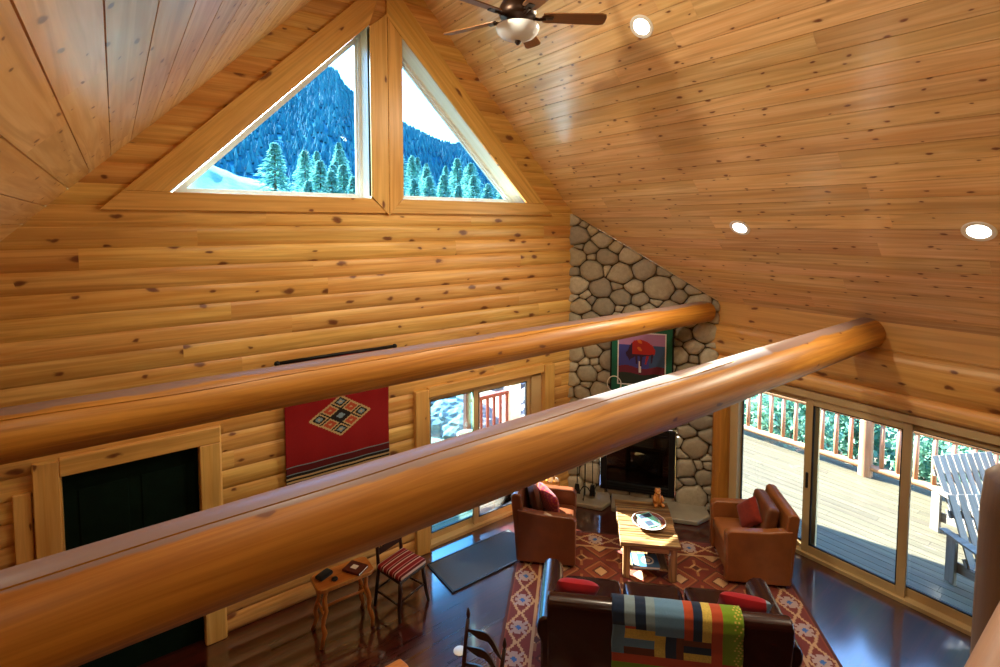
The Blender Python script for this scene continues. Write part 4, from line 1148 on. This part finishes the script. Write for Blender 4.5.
# ------------------------------------------------------------------ recessed ceiling lights, plus added fill lights of the same kind
def can(x, y, side, label, visible=True):
    # side +1: right slope; -1: left slope
    z = 10.03 - x if side > 0 else x + 4.80
    nrm = Vector((-side * S2, 0, -S2))
    q = nrm.to_track_quat('Z', 'Y')
    if True:
        t_ = thing('recessed_light', label, 'ceiling light', (x, y, z), group=None if visible else 'added fill lights outside the view'); t_.rotation_mode = 'QUATERNION'; t_.rotation_quaternion = q
        mb = MB(); mb.lathe([(.078, -.002), (.082, .006), (.112, .008), (.118, .003), (.118, -.002)], 36, cap=False); mb.build('trim_ring', M['white'], t_, smooth=True, angle=40)
        mb = MB(); mb.lathe([(.08, .0015), (.0, .003)], 30, cap=False); mb.build('lens', M['lamp'], t_, smooth=True)
    L = bpy.data.lights.new('can_lamp', 'AREA'); L.shape = 'DISK'; L.size = 0.15; L.energy = CANW if visible else CANH; L.color = (1.0, 0.86, 0.62); L.spread = math.radians(165)
    o = bpy.data.objects.new('can_lamp', L); C.objects.link(o)
    o.location = Vector((x, y, z)) + nrm * 0.03; o.rotation_mode = 'QUATERNION'; o.rotation_quaternion = (-nrm).to_track_quat('Z', 'Y')
CANW = 46.0; CANH = 0.0
can(4.00, 3.20, 1, 'round recessed light nearest the ceiling fan')
can(5.87, 3.23, 1, 'round recessed light low on the slope above the fireplace beam')
can(5.89, 1.14, 1, 'round recessed light at the right edge, above the deck doors')
for x, y, s, e in ((4.0, 1.14, 1, 8), (4.0, -1.5, 1, 3), (5.89, -1.5, 1, 5), (1.23, 3.2, -1, 70), (1.23, 1.0, -1, 28), (-.64, 3.2, -1, 5), (-.64, 1.14, -1, 3), (1.23, -1.5, -1, 3), (-.64, -1.5, -1, 3)):  # fill lights added out of view to brighten the room
    CANH = max(1.0, e * 0.9 - 2.0); can(x, y, s, 'added round fill light outside the view, above the loft and left slope', False)
# ------------------------------------------------------------------ decks
def planks(name, x0, x1, y0, y1, z, axis, mat, wid=0.14, gap=0.007):
    mb = MB()
    if axis == 'y':
        x = x0
        while x < x1 - 0.02:
            y = y0 - random.random() * 2
            while y < y1:
                l = random.uniform(2.4, 4.8); a, b = max(y, y0), min(y + l, y1)
                if b - a > .02: mb.box((x + (wid - gap) / 2, (a + b) / 2, z - .018), (wid - gap, b - a - .003, .036), grain=1)
                y += l
            x += wid
    else:
        y = y0
        while y < y1 - 0.02:
            mb.box(((x0 + x1) / 2, y + (wid - gap) / 2, z - .018), (x1 - x0, wid - gap, .036), grain=0); y += wid
    return struct(mb.build(name, mat))
planks('deck', W + 0.14, 10.24, -2.5, 8.3, -0.03, 'y', M['deck'])
planks('porch_deck', 1.0, 6.9, 6.12, 8.35, -0.05, 'x', M['deck'])
# log railing along the deck edge
rl = thing('deck_railing', 'log railing with round balusters along the outer edge of the deck', 'railing', (10.06, 0, -0.03))
posts = [6.6, 3.22, -0.2]
for y in posts:
    mb = MB(); mb.tube([(0, y, 0), (0.005, y, .5), (0, y, 1.10), (0, y, 1.16), (0, y, 1.18)], [.105, .10, .10, .09, .03], 20); mb.build('post', M['rail'], rl, smooth=True, angle=60)
for a, b in zip(posts[1:], posts[:-1]):
    mb = MB(); mb.tube([(0, a + .07, .985), (0.01, (a + b) / 2, .995), (0, b - .07, .985)], [.06, .058, .062], 16); mb.build('top_rail', M['rail'], rl, smooth=True, angle=60)
    mb = MB(); mb.tube([(0, a + .07, .16), (-.01, (a + b) / 2, .155), (0, b - .07, .16)], [.055, .058, .055], 16); mb.build('bottom_rail', M['rail'], rl, smooth=True, angle=60)
    n = 15
    for k in range(1, n):
        y = a + (b - a) * k / n
        mb = MB(); mb.tube([(0, y, .19), (.004, y + .004, .55), (0, y, .95)], [.034, .036, .033], 10); mb.build('baluster', M['rail'], rl, smooth=True)
# porch railing beyond the gable door
M['redrail'] = wood('redwood_rail', srgb(134, 66, 50), srgb(104, 48, 36), knots=.1, rough=.6)
pr = thing('porch_railing', 'red-brown railing seen through the patio door', 'railing', (5.22, 8.1, -0.05))
mb = MB(); mb.box((0, 0, .55), (.11, .11, 1.10)); mb.build('post', M['redrail'], pr, bevel=.01)
mb = MB(); mb.box((.62, 0, .93), (1.16, .09, .07)); mb.build('top_rail', M['redrail'], pr, bevel=.006)
mb = MB(); mb.box((.62, 0, .12), (1.16, .05, .08)); mb.build('bottom_rail', M['redrail'], pr, bevel=.006)
for k in range(7):
    mb = MB(); mb.box((.16 + k * .155, 0, .53), (.05, .04, .76)); mb.build('baluster', M['redrail'], pr)
pc = thing('porch_column', 'white square porch column beside the red-brown railing', 'column', (6.30, 8.1, -0.05))
mb = MB(); mb.box((0, 0, 1.5), (.24, .24, 3.0)); mb.build('shaft', M['white'], pc, bevel=.008)
mb = MB(); mb.box((0, 0, .09), (.30, .30, .18)); mb.build('plinth', M['white'], pc, bevel=.01)
mb = MB(); mb.box((0, 0, 2.95), (.30, .30, .14)); mb.build('capital', M['white'], pc, bevel=.01)
pl = thing('planter', 'round white planter on the porch in front of the railing post', 'planter', (5.03, 7.75, -0.05))
mb = MB(); mb.lathe([(.12, 0), (.17, .10), (.20, .30), (.21, .42), (.22, .46), (.19, .46), (.18, .40), (0, .38)], 28); mb.build('pot', M['ceramic'], pl, smooth=True, angle=50)
mb = MB(); mb.lathe([(.17, .39), (.09, .43), (0, .445)], 18, cap=False); mb.build('soil', M['browncloth'], pl, smooth=True)

# ------------------------------------------------------------------ adirondack bench and chair on the deck
def adirondack(name, label, cat, loc, rz, wid, nsl):
    t_ = thing(name, label, cat, loc, rz)     # local: sitter faces -y, width along x
    h = wid / 2
    for k in range(nsl):
        x = -h + .06 + (wid - .12) * k / (nsl - 1); w = (wid - .10) / nsl - .012
        mb = MB(); mb.box((x, .33, .64), (w, .02, .78), rot=(-.42, 0, 0)); mb.build('back_slat', M['grey'], t_, bevel=.003)
    mb = MB(); mb.box((0, .44, .78), (wid, .03, .08), rot=(-.42, 0, 0)); mb.box((0, .22, .32), (wid, .03, .09), rot=(-.42, 0, 0)); mb.build('back_rail', M['grey'], t_)
    for k in range(5):
        mb = MB(); mb.box((0, -.36 + k * .115, .385 - k * .024), (wid, .105, .022), rot=(-.2, 0, 0)); mb.build('seat_slat', M['grey'], t_, bevel=.003)
    for sx in (-1, 1):
        mb = MB(); mb.box((sx * (h + .02), -.36, .28), (.04, .12, .56)); mb.build('leg', M['grey'], t_, bevel=.004)
        mb = MB(); mb.box((sx * (h + .02), .36, .275), (.04, .12, .55)); mb.build('leg', M['grey'], t_, bevel=.004)
        mb = MB(); mb.box((sx * (h - .03), .0, .27), (.03, .86, .12), rot=(-.2, 0, 0)); mb.build('side_rail', M['grey'], t_)
        mb = MB(); mb.prism([(sx * (h - .05), -.48), (sx * (h + .10), -.48), (sx * (h + .10), -.2), (sx * (h + .06), .50), (sx * (h - .03), .50)], 'z', .56, .585); mb.build('armrest', M['grey'], t_, bevel=.004)
    return t_
adirondack('adirondack_bench', 'wide weathered adirondack bench against the deck railing', 'bench', (9.28, 1.46, -0.03), -0.49, 1.0, 9)
adirondack('adirondack_chair', 'weathered adirondack chair in the shade nearer the glass doors', 'chair', (7.86, 1.12, -0.03), -0.6, .58, 5)

# ------------------------------------------------------------------ ground, rocks, bushes, trees, mountain
def gz(x, y):
    # bare slope falling away to the right, rising to the hill in front
    r = math.hypot(x, y)
    z = -0.35
    if x > 10.1: z -= min(3.2, (x - 10.1) * 0.32)
    if y > 8.4: z += (y - 8.4) * 0.06 if x < 7 else 0
    return z + 0.35 * mnoise.noise(Vector((x * .25, y * .25, 1)))
t = NT('dry_ground'); co = t.n('ShaderNodeTexCoord').outputs['Object']
nz = t.noise(co, .9, 6, .65); t.l(t.ramp(nz, [(.3, srgb(84, 92, 70)), (.5, srgb(128, 122, 102)), (.7, srgb(150, 144, 130))]), t.b.inputs['Base Color']); t.b.inputs['Roughness'].default_value = .95
M['ground'] = t.mat
mb = MB(); xs = [-30 + i * 1.5 for i in range(61)]; ys = [-30 + i * 1.5 for i in range(61)]
def gzz(x, y):
    if -2.3 < x < 10.2 and -6 < y < 8.4: return -0.8
    return gz(x, y)
idx = [[mb.P(x, y, gzz(x, y)) for x in xs] for y in ys]
for j in range(60):
    for i in range(60): mb.F([idx[j][i], idx[j][i + 1], idx[j + 1][i + 1], idx[j + 1][i]])
struct(mb.build('ground', M['ground'], smooth=True, fix=False), 'dry stony ground falling away around the house', 'ground')

M['rock'] = plain('granite', srgb(104, 104, 110), .85, var=.55, scale=7, bump=.5)
def rock_mb(seed, sx, sy, sz):
    bm = bmesh.new(); bmesh.ops.create_icosphere(bm, subdivisions=4, radius=1)
    for v in bm.verts:
        n_ = 1 + .28 * mnoise.noise(v.co * 1.3 + Vector((seed, 0, 0))) + .14 * mnoise.noise(v.co * 3.5 + Vector((0, seed, 0))) + .09 * mnoise.noise(v.co * 9 + Vector((0, 0, seed)))
        v.co = Vector((v.co.x * sx, v.co.y * sy, v.co.z * sz)) * n_
    me = bpy.data.meshes.new('boulder'); bm.to_mesh(me); bm.free(); me.materials.append(M['rock'])
    return me
rocks = [rock_mb(i * 3.7, 1, .8, .6) for i in range(3)]
rr = random.Random(3)
for i in range(30):
    x, y = rr.uniform(4.2, 11.0), rr.uniform(9.6, 19)
    o = bpy.data.objects.new('boulder', rocks[i % 3]); C.objects.link(o); s_ = rr.uniform(.35, 1.1) * (0.7 + (y - 9) * .07)
    o.location = (x, y, gz(x, y) + .1 * s_ + max(0, (y - 11)) * 0.10); o.scale = (s_, s_, s_); o.rotation_euler = (0, 0, rr.uniform(0, 6))
    tag(o, 'grey boulder on the slope beyond the porch', 'boulder', 'boulders beyond the porch')

def leafmat(name, a, b):
    t = NT(name); isl = t.n('ShaderNodeNewGeometry').outputs['Random Per Island']
    col = t.mix(isl, a, b); t.l(col, t.b.inputs['Base Color']); t.b.inputs['Roughness'].default_value = .7; t.b.inputs['Specular IOR Level'].default_value = .25
    tl = t.n('ShaderNodeBsdfTranslucent'); t.l(col, tl.inputs[0]); mx = t.n('ShaderNodeMixShader'); mx.inputs[0].default_value = .35
    t.l(t.b.outputs[0], mx.inputs[1]); t.l(tl.outputs[0], mx.inputs[2]); t.l(mx.outputs[0], t.out.inputs[0])
    return t.mat
M['leaf'] = leafmat('bush_leaf', srgb(62, 118, 98), srgb(150, 190, 158))
M['needle'] = leafmat('pine_needle', srgb(90, 150, 140), srgb(160, 206, 186))
M['bark'] = plain('bark', srgb(96, 80, 66), .9, var=.3, scale=12)
def leaf_cloud(mb, blobs, n, size, rnd):
    for _ in range(n):
        c, r = blobs[rnd.randrange(len(blobs))]
        d = Vector((rnd.gauss(0, 1), rnd.gauss(0, 1), rnd.gauss(0, 1))).normalized() * (rnd.random() ** .35)
        p = Vector(c) + Vector((d.x * r[0], d.y * r[1], d.z * r[2]))
        a = Vector((rnd.gauss(0, 1), rnd.gauss(0, 1), rnd.gauss(0, 1))).normalized(); b = a.orthogonal().normalized(); s_ = size * rnd.uniform(.6, 1.3)
        mb.quad(*(tuple(p + a * s_ * u + b * s_ * v * .6) for u, v in ((-1, 0), (0, -1), (1, 0), (0, 1))))
def bush(seed):
    rnd = random.Random(seed); t_ = thing('bush', 'leafy blue-green bush on the slope below the deck railing', 'bush', group='bushes below the deck')
    mb = MB(); blobs = [((rnd.uniform(-.6, .6), rnd.uniform(-.6, .6), rnd.uniform(.5, 1.3)), (rnd.uniform(.45, .8),) * 3) for _ in range(7)]
    leaf_cloud(mb, blobs, 1500, .085, rnd); mb.build('foliage', M['leaf'], t_, fix=False)
    mb = MB()
    for _ in range(6):
        a = rnd.uniform(0, 6.28); mb.tube([(0, 0, 0), (.2 * math.cos(a), .2 * math.sin(a), .5), (.5 * math.cos(a), .5 * math.sin(a), 1.1)], [.035, .025, .01], 6)
    mb.build('stem', M['bark'], t_)
    return t_
M['darkneedle'] = leafmat('dimmed_needle', srgb(22, 46, 36), srgb(44, 72, 56))  # needles darkened so the floor mirrors less light
def conifer(seed, h, label, group, nm='needle'):
    rnd = random.Random(seed); t_ = thing('pine_tree', label, 'tree', group=group)
    mb = MB(); mb.tube([(0, 0, 0), (0, 0, h * .5), (0, 0, h * .97)], [h * .022, h * .014, h * .003], 8); mb.build('trunk', M['bark'], t_, smooth=True)
    mb = MB()
    n = 2000
    for i in range(n):
        u = rnd.random() ** .8; a0 = rnd.uniform(0, 6.28); z = h * (.10 + .9 * u); rad = h * .24 * (1 - u ** 1.4) ** .9 * rnd.uniform(.2, 1.05) * (1 + .35 * math.sin(a0 * 3 + z * 9 / h + seed)) + .015 * h
        a = a0; p = Vector((math.cos(a) * rad, math.sin(a) * rad, z - rad * .25)); q = Vector((math.cos(a), math.sin(a), -.25)).normalized(); s_ = h * rnd.uniform(.016, .036)
        w = Vector((-math.sin(a), math.cos(a), rnd.uniform(-.5, .5))).normalized()
        mb.quad(*(tuple(x) for x in (p - q * s_, p + w * s_ * .5, p + q * s_, p - w * s_ * .5)))
    mb.build('foliage', M[nm], t_, fix=False)
    return t_
bp = [bush(k) for k in (1, 2, 3)]
rr = random.Random(8); used = 0
placed = []; i = -1
for _ in range(2500):
    y = rr.uniform(-4, 26); x = 11.4 + (rr.random() ** 1.3) * 16
    if any((x - a) ** 2 + (y - b) ** 2 < 1.85 ** 2 for a, b in placed) or len(placed) > 84: continue
    placed.append((x, y)); i += 1
    z = gz(x, y) - .1; s_ = rr.uniform(.85, 1.15)
    if i < 3: o = bp[i]; o.location = (x, y, z); o.rotation_euler = (0, 0, rr.uniform(0, 6)); o.scale = (s_,) * 3
    else: dup(bp[i % 3], (x, y, z), rr.uniform(0, 6), scale=(s_,) * 3)

# mountain: built in rings round the house, crags to the left of the view, a wooded ridge to the right
crest = [(-60, 9), (-20, 13), (0, 14.5), (8, 14.6), (13, 13.4), (15.6, 13.7), (16.6, 15.2), (18, 15.6), (19.4, 15.3), (20.0, 14.2), (20.6, 13.5), (22, 12.6), (24, 11.3), (26, 10.5), (29.6, 8.8), (31.6, 8.35), (32.8, 8.6), (34.3, 8.0), (37.8, 5.9), (42, 4.5), (50, 4.0), (70, 3.5), (100, 3.0), (130, 3.0)]
def crest_el(az):
    for (a, e), (b, f) in zip(crest[:-1], crest[1:]):
        if a <= az <= b: return e + (f - e) * (az - a) / (b - a)
    return 3.0
R0, R1 = 45.0, 420.0
def mz(az, r):
    u = (r - R0) / (R1 - R0); top_ = 4.2 + R1 * math.tan(math.radians(crest_el(az)))
    x, y = r * math.sin(math.radians(az)), r * math.cos(math.radians(az))
    f = u ** 1.25
    z = -1.0 + (top_ + 1.0) * f + (1 - abs(2 * u - 1)) * 14 * mnoise.noise(Vector((x * .012, y * .012, 3))) * min(1, u * 3)
    return z + (u > .05) * 1.5 * mnoise.noise(Vector((x * .05, y * .05, 8))) * (1 - u * .8)
mb = MB(); az = [-60 + i * .8 for i in range(238)]; rs_ = [R0 + (R1 - R0) * (j / 46) ** 1.3 for j in range(47)]
idx = [[mb.P(r * math.sin(math.radians(a)), r * math.cos(math.radians(a)), mz(a, r)) for a in az] for r in rs_]
for j in range(46):
    for i in range(237): mb.F([idx[j][i], idx[j][i + 1], idx[j + 1][i + 1], idx[j + 1][i]])
t = NT('hazy_slope'); co = t.n('ShaderNodeTexCoord').outputs['Object']
nz = t.noise(co, .05, 8, .68); t.l(t.ramp(nz, [(.36, srgb(20, 76, 98)), (.52, srgb(38, 98, 116)), (.68, srgb(96, 140, 142))]), t.b.inputs['Base Color']); t.b.inputs['Roughness'].default_value = 1.0  # distance haze put into the blue-teal slope colours
t.b.inputs['Specular IOR Level'].default_value = 0.0
struct(mb.build('mountain', t.mat, smooth=True, fix=False), 'forested mountain with a rocky summit beyond the gable windows', 'mountain')
rr = random.Random(21)
pines = list(((13.3, 60, 8.6), (16.4, 52, 6.2), (17.6, 56, 7.4), (18.7, 54, 6.8), (19.9, 57, 7.2), (20.9, 53, 6.6), (27.2, 60, 6.5), (28.8, 58, 6.8), (30.4, 62, 7.0), (32, 60, 6.2), (33.6, 63, 7), (35.2, 61, 6.4), (36.8, 64, 6.6), (38.5, 62, 6.2)))
for lo, hi, r0_, r1_, h0_, h1_, n_ in ((25.3, 39, 66, 125, 6.5, 8.5, 18), (15.6, 21.6, 60, 95, 6, 7.5, 8)):
    k = 0
    for _ in range(600):
        a, r, h = rr.uniform(lo, hi), rr.uniform(r0_, r1_), rr.uniform(h0_, h1_)
        if k < n_ and all(math.hypot(r * math.sin(math.radians(a)) - q * math.sin(math.radians(b)), r * math.cos(math.radians(a)) - q * math.cos(math.radians(b))) > 4.2 for b, q, _h in pines): pines.append((a, r, h)); k += 1
pxy = [(r * math.sin(math.radians(a)), r * math.cos(math.radians(a))) for a, r, h in pines]
# forest on the slopes: uncountable
mb = MB(); rr = random.Random(4)
for i in range(26000):
    a = rr.uniform(-2, 48) if i < 22000 else rr.uniform(48, 115); u = rr.random() ** .6; r = 62 + (R1 - 64) * u
    if a < 12 and r < 120 and rr.random() < .7: continue
    x, y = r * math.sin(math.radians(a)), r * math.cos(math.radians(a))
    if r < 135 and any((x - p_) ** 2 + (y - q_) ** 2 < 20 for p_, q_ in pxy): continue
    z = mz(a, r); h = rr.uniform(2.2, 4.6) * (.6 + .45 * u); w = h * rr.uniform(.18, .30); n = 5
    tip = mb.P(x, y, z + h); base = [mb.P(x + w * math.cos(k * 1.2566 + i), y + w * math.sin(k * 1.2566 + i), z + h * .1) for k in range(n)]
    for k in range(n): mb.F([base[k], base[(k + 1) % n], tip])
t = NT('hazy_forest'); isl = t.n('ShaderNodeNewGeometry').outputs['Random Per Island']
t.l(t.ramp(isl, [(0, srgb(20, 76, 94)), (.7, srgb(32, 92, 106)), (1, srgb(46, 104, 112))]), t.b.inputs['Base Color']); t.b.inputs['Roughness'].default_value = .9; t.b.inputs['Specular IOR Level'].default_value = .1  # tree colours carry the same painted haze
f = mb.build('forest', t.mat, fix=False); tag(f, 'dense pine forest covering the mountain slopes', 'forest', kind='stuff')
# pale grassy shoulder of the hill low in the left window
t = NT('pale_grass'); co = t.n('ShaderNodeTexCoord').outputs['Object']
nz = t.noise(co, .35, 7, .7); t.l(t.ramp(nz, [(.38, srgb(78, 122, 110)), (.55, srgb(118, 146, 126)), (.7, srgb(150, 168, 146))]), t.b.inputs['Base Color']); t.b.inputs['Roughness'].default_value = 1.0
mb = MB(); hz = [-30 + i * .5 for i in range(96)]; hr = [42 + 3 * j for j in range(27)]
def hill(a, r):
    e = 5.8 + (7.2 - a) * 0.12 if a < 7.2 else max(0.2, 5.8 - (a - 7.2) * 0.36)
    c = 4.2 + 84 * math.tan(math.radians(e)); k = max(0.0, 1 - abs(r - 84) / 42)
    return -1.6 + (c + 1.6) * k ** 1.3 + .5 * mnoise.noise(Vector((a * .9, r * .15, 2))) * k
idx = [[mb.P(r * math.sin(math.radians(a)), r * math.cos(math.radians(a)), hill(a, r)) for a in hz] for r in hr]
for j in range(26):
    for i in range(95): mb.F([idx[j][i], idx[j][i + 1], idx[j + 1][i + 1], idx[j + 1][i]])
struct(mb.build('hillside', t.mat, smooth=True, fix=False), 'pale grassy hillside low in the left gable window', 'hill')
# tall spruces added beyond the deck to darken what the floor reflects
ep = conifer(31, 6.0, 'tall dark spruce added behind the bushes to dim the floor reflection', 'spruces added for the floor reflection', 'darkneedle')
rr = random.Random(77)
for i, (x, y, h) in enumerate(((21, 9.5, 15), (22.5, 6.0, 16), (21, 2.5, 15), (22.5, -0.6, 16), (21.5, -4, 15), (25, 4.2, 18), (25, 9, 18), (22, 13.5, 16), (26, 14, 17), (26, 0.8, 18), (24, 17, 17))):
    if i == 0: ep.location = (x, y, gz(x, y) - .2); ep.scale = (h / 6 * 1.15, h / 6 * 1.15, h / 6)
    else: dup(ep, (x, y, gz(x, y) - .2), rr.uniform(0, 6), scale=(h / 6 * 1.15, h / 6 * 1.15, h / 6))
# nearer pines in view of the windows
cp = conifer(5, 6.0, 'pale pine tree standing before the dark mountain', 'pines before the mountain')
rr = random.Random(21); first = True
for (a, r, h) in pines:
    x, y = r * math.sin(math.radians(a)), r * math.cos(math.radians(a)); loc = (x, y, mz(a, r) - .2)
    if first: cp.location = loc; cp.scale = (h / 4.3,) * 3; first = False
    else: dup(cp, loc, rr.uniform(0, 6), scale=(h / 4.3,) * 3)

shade = conifer(9, 4.4, 'unseen pine tree added beside the porch to shade the doormat', 'added shade pine'); shade.location = (2.45, 9.3, -.3); shade.scale = (1.7, 1.7, 1.0)  # unseen tree, added to keep sun off the doormat
# ------------------------------------------------------------------ light
SUN = Vector((-0.235, 1.0, 0.62)).normalized()       # toward the sun
L = bpy.data.lights.new('sun', 'SUN'); L.energy = 64.0; L.angle = math.radians(0.6); L.color = (1.0, 0.97, 0.90)
o = bpy.data.objects.new('sun', L); C.objects.link(o); o.rotation_mode = 'QUATERNION'; o.rotation_quaternion = SUN.to_track_quat('Z', 'Y')
wd = bpy.data.worlds.new('sky'); bpy.context.scene.world = wd; wd.use_nodes = True
nt = wd.node_tree; bg = nt.nodes['Background']
sky = nt.nodes.new('ShaderNodeTexSky'); sky.sky_type = 'NISHITA'; sky.sun_disc = False
sky.sun_elevation = math.asin(SUN.z); sky.sun_rotation = math.atan2(SUN.x, SUN.y)
sky.altitude = 2300; sky.air_density = 1.7; sky.dust_density = 0.0; sky.ozone_density = 6.0
nt.links.new(sky.outputs[0], bg.inputs[0]); bg.inputs[1].default_value = 2.3

# ------------------------------------------------------------------ camera
cam = bpy.data.cameras.new('camera'); co_ = bpy.data.objects.new('camera', cam); C.objects.link(co_)
cam.sensor_fit = 'HORIZONTAL'; cam.sensor_width = 36.0; cam.lens = 521.0 / 1000 * 36.0
cam.shift_x = 0.0; cam.shift_y = -(333.5 - 256.2) / 1000.0
cam.clip_start = 0.02; cam.clip_end = 2000
yaw, pit = math.radians(36.49), math.radians(-3.5)
co_.location = (0, 0, 4.2); co_.rotation_euler = (PI / 2 + pit, 0, -yaw)
bpy.context.scene.camera = co_
sc_ = bpy.context.scene
sc_.view_settings.view_transform = 'Standard'; sc_.view_settings.look = 'None'; sc_.view_settings.gamma = 1.0; sc_.view_settings.use_curve_mapping = False
sc_.view_settings.exposure = 0.0
cy = sc_.cycles
cy.use_denoising = True
try: cy.denoiser = 'OPENIMAGEDENOISE'
except Exception: pass
cy.max_bounces = 10; cy.diffuse_bounces = 5; cy.glossy_bounces = 4; cy.transparent_max_bounces = 16; cy.transmission_bounces = 6
cy.sample_clamp_indirect = 6.0; cy.caustics_reflective = False; cy.caustics_refractive = False
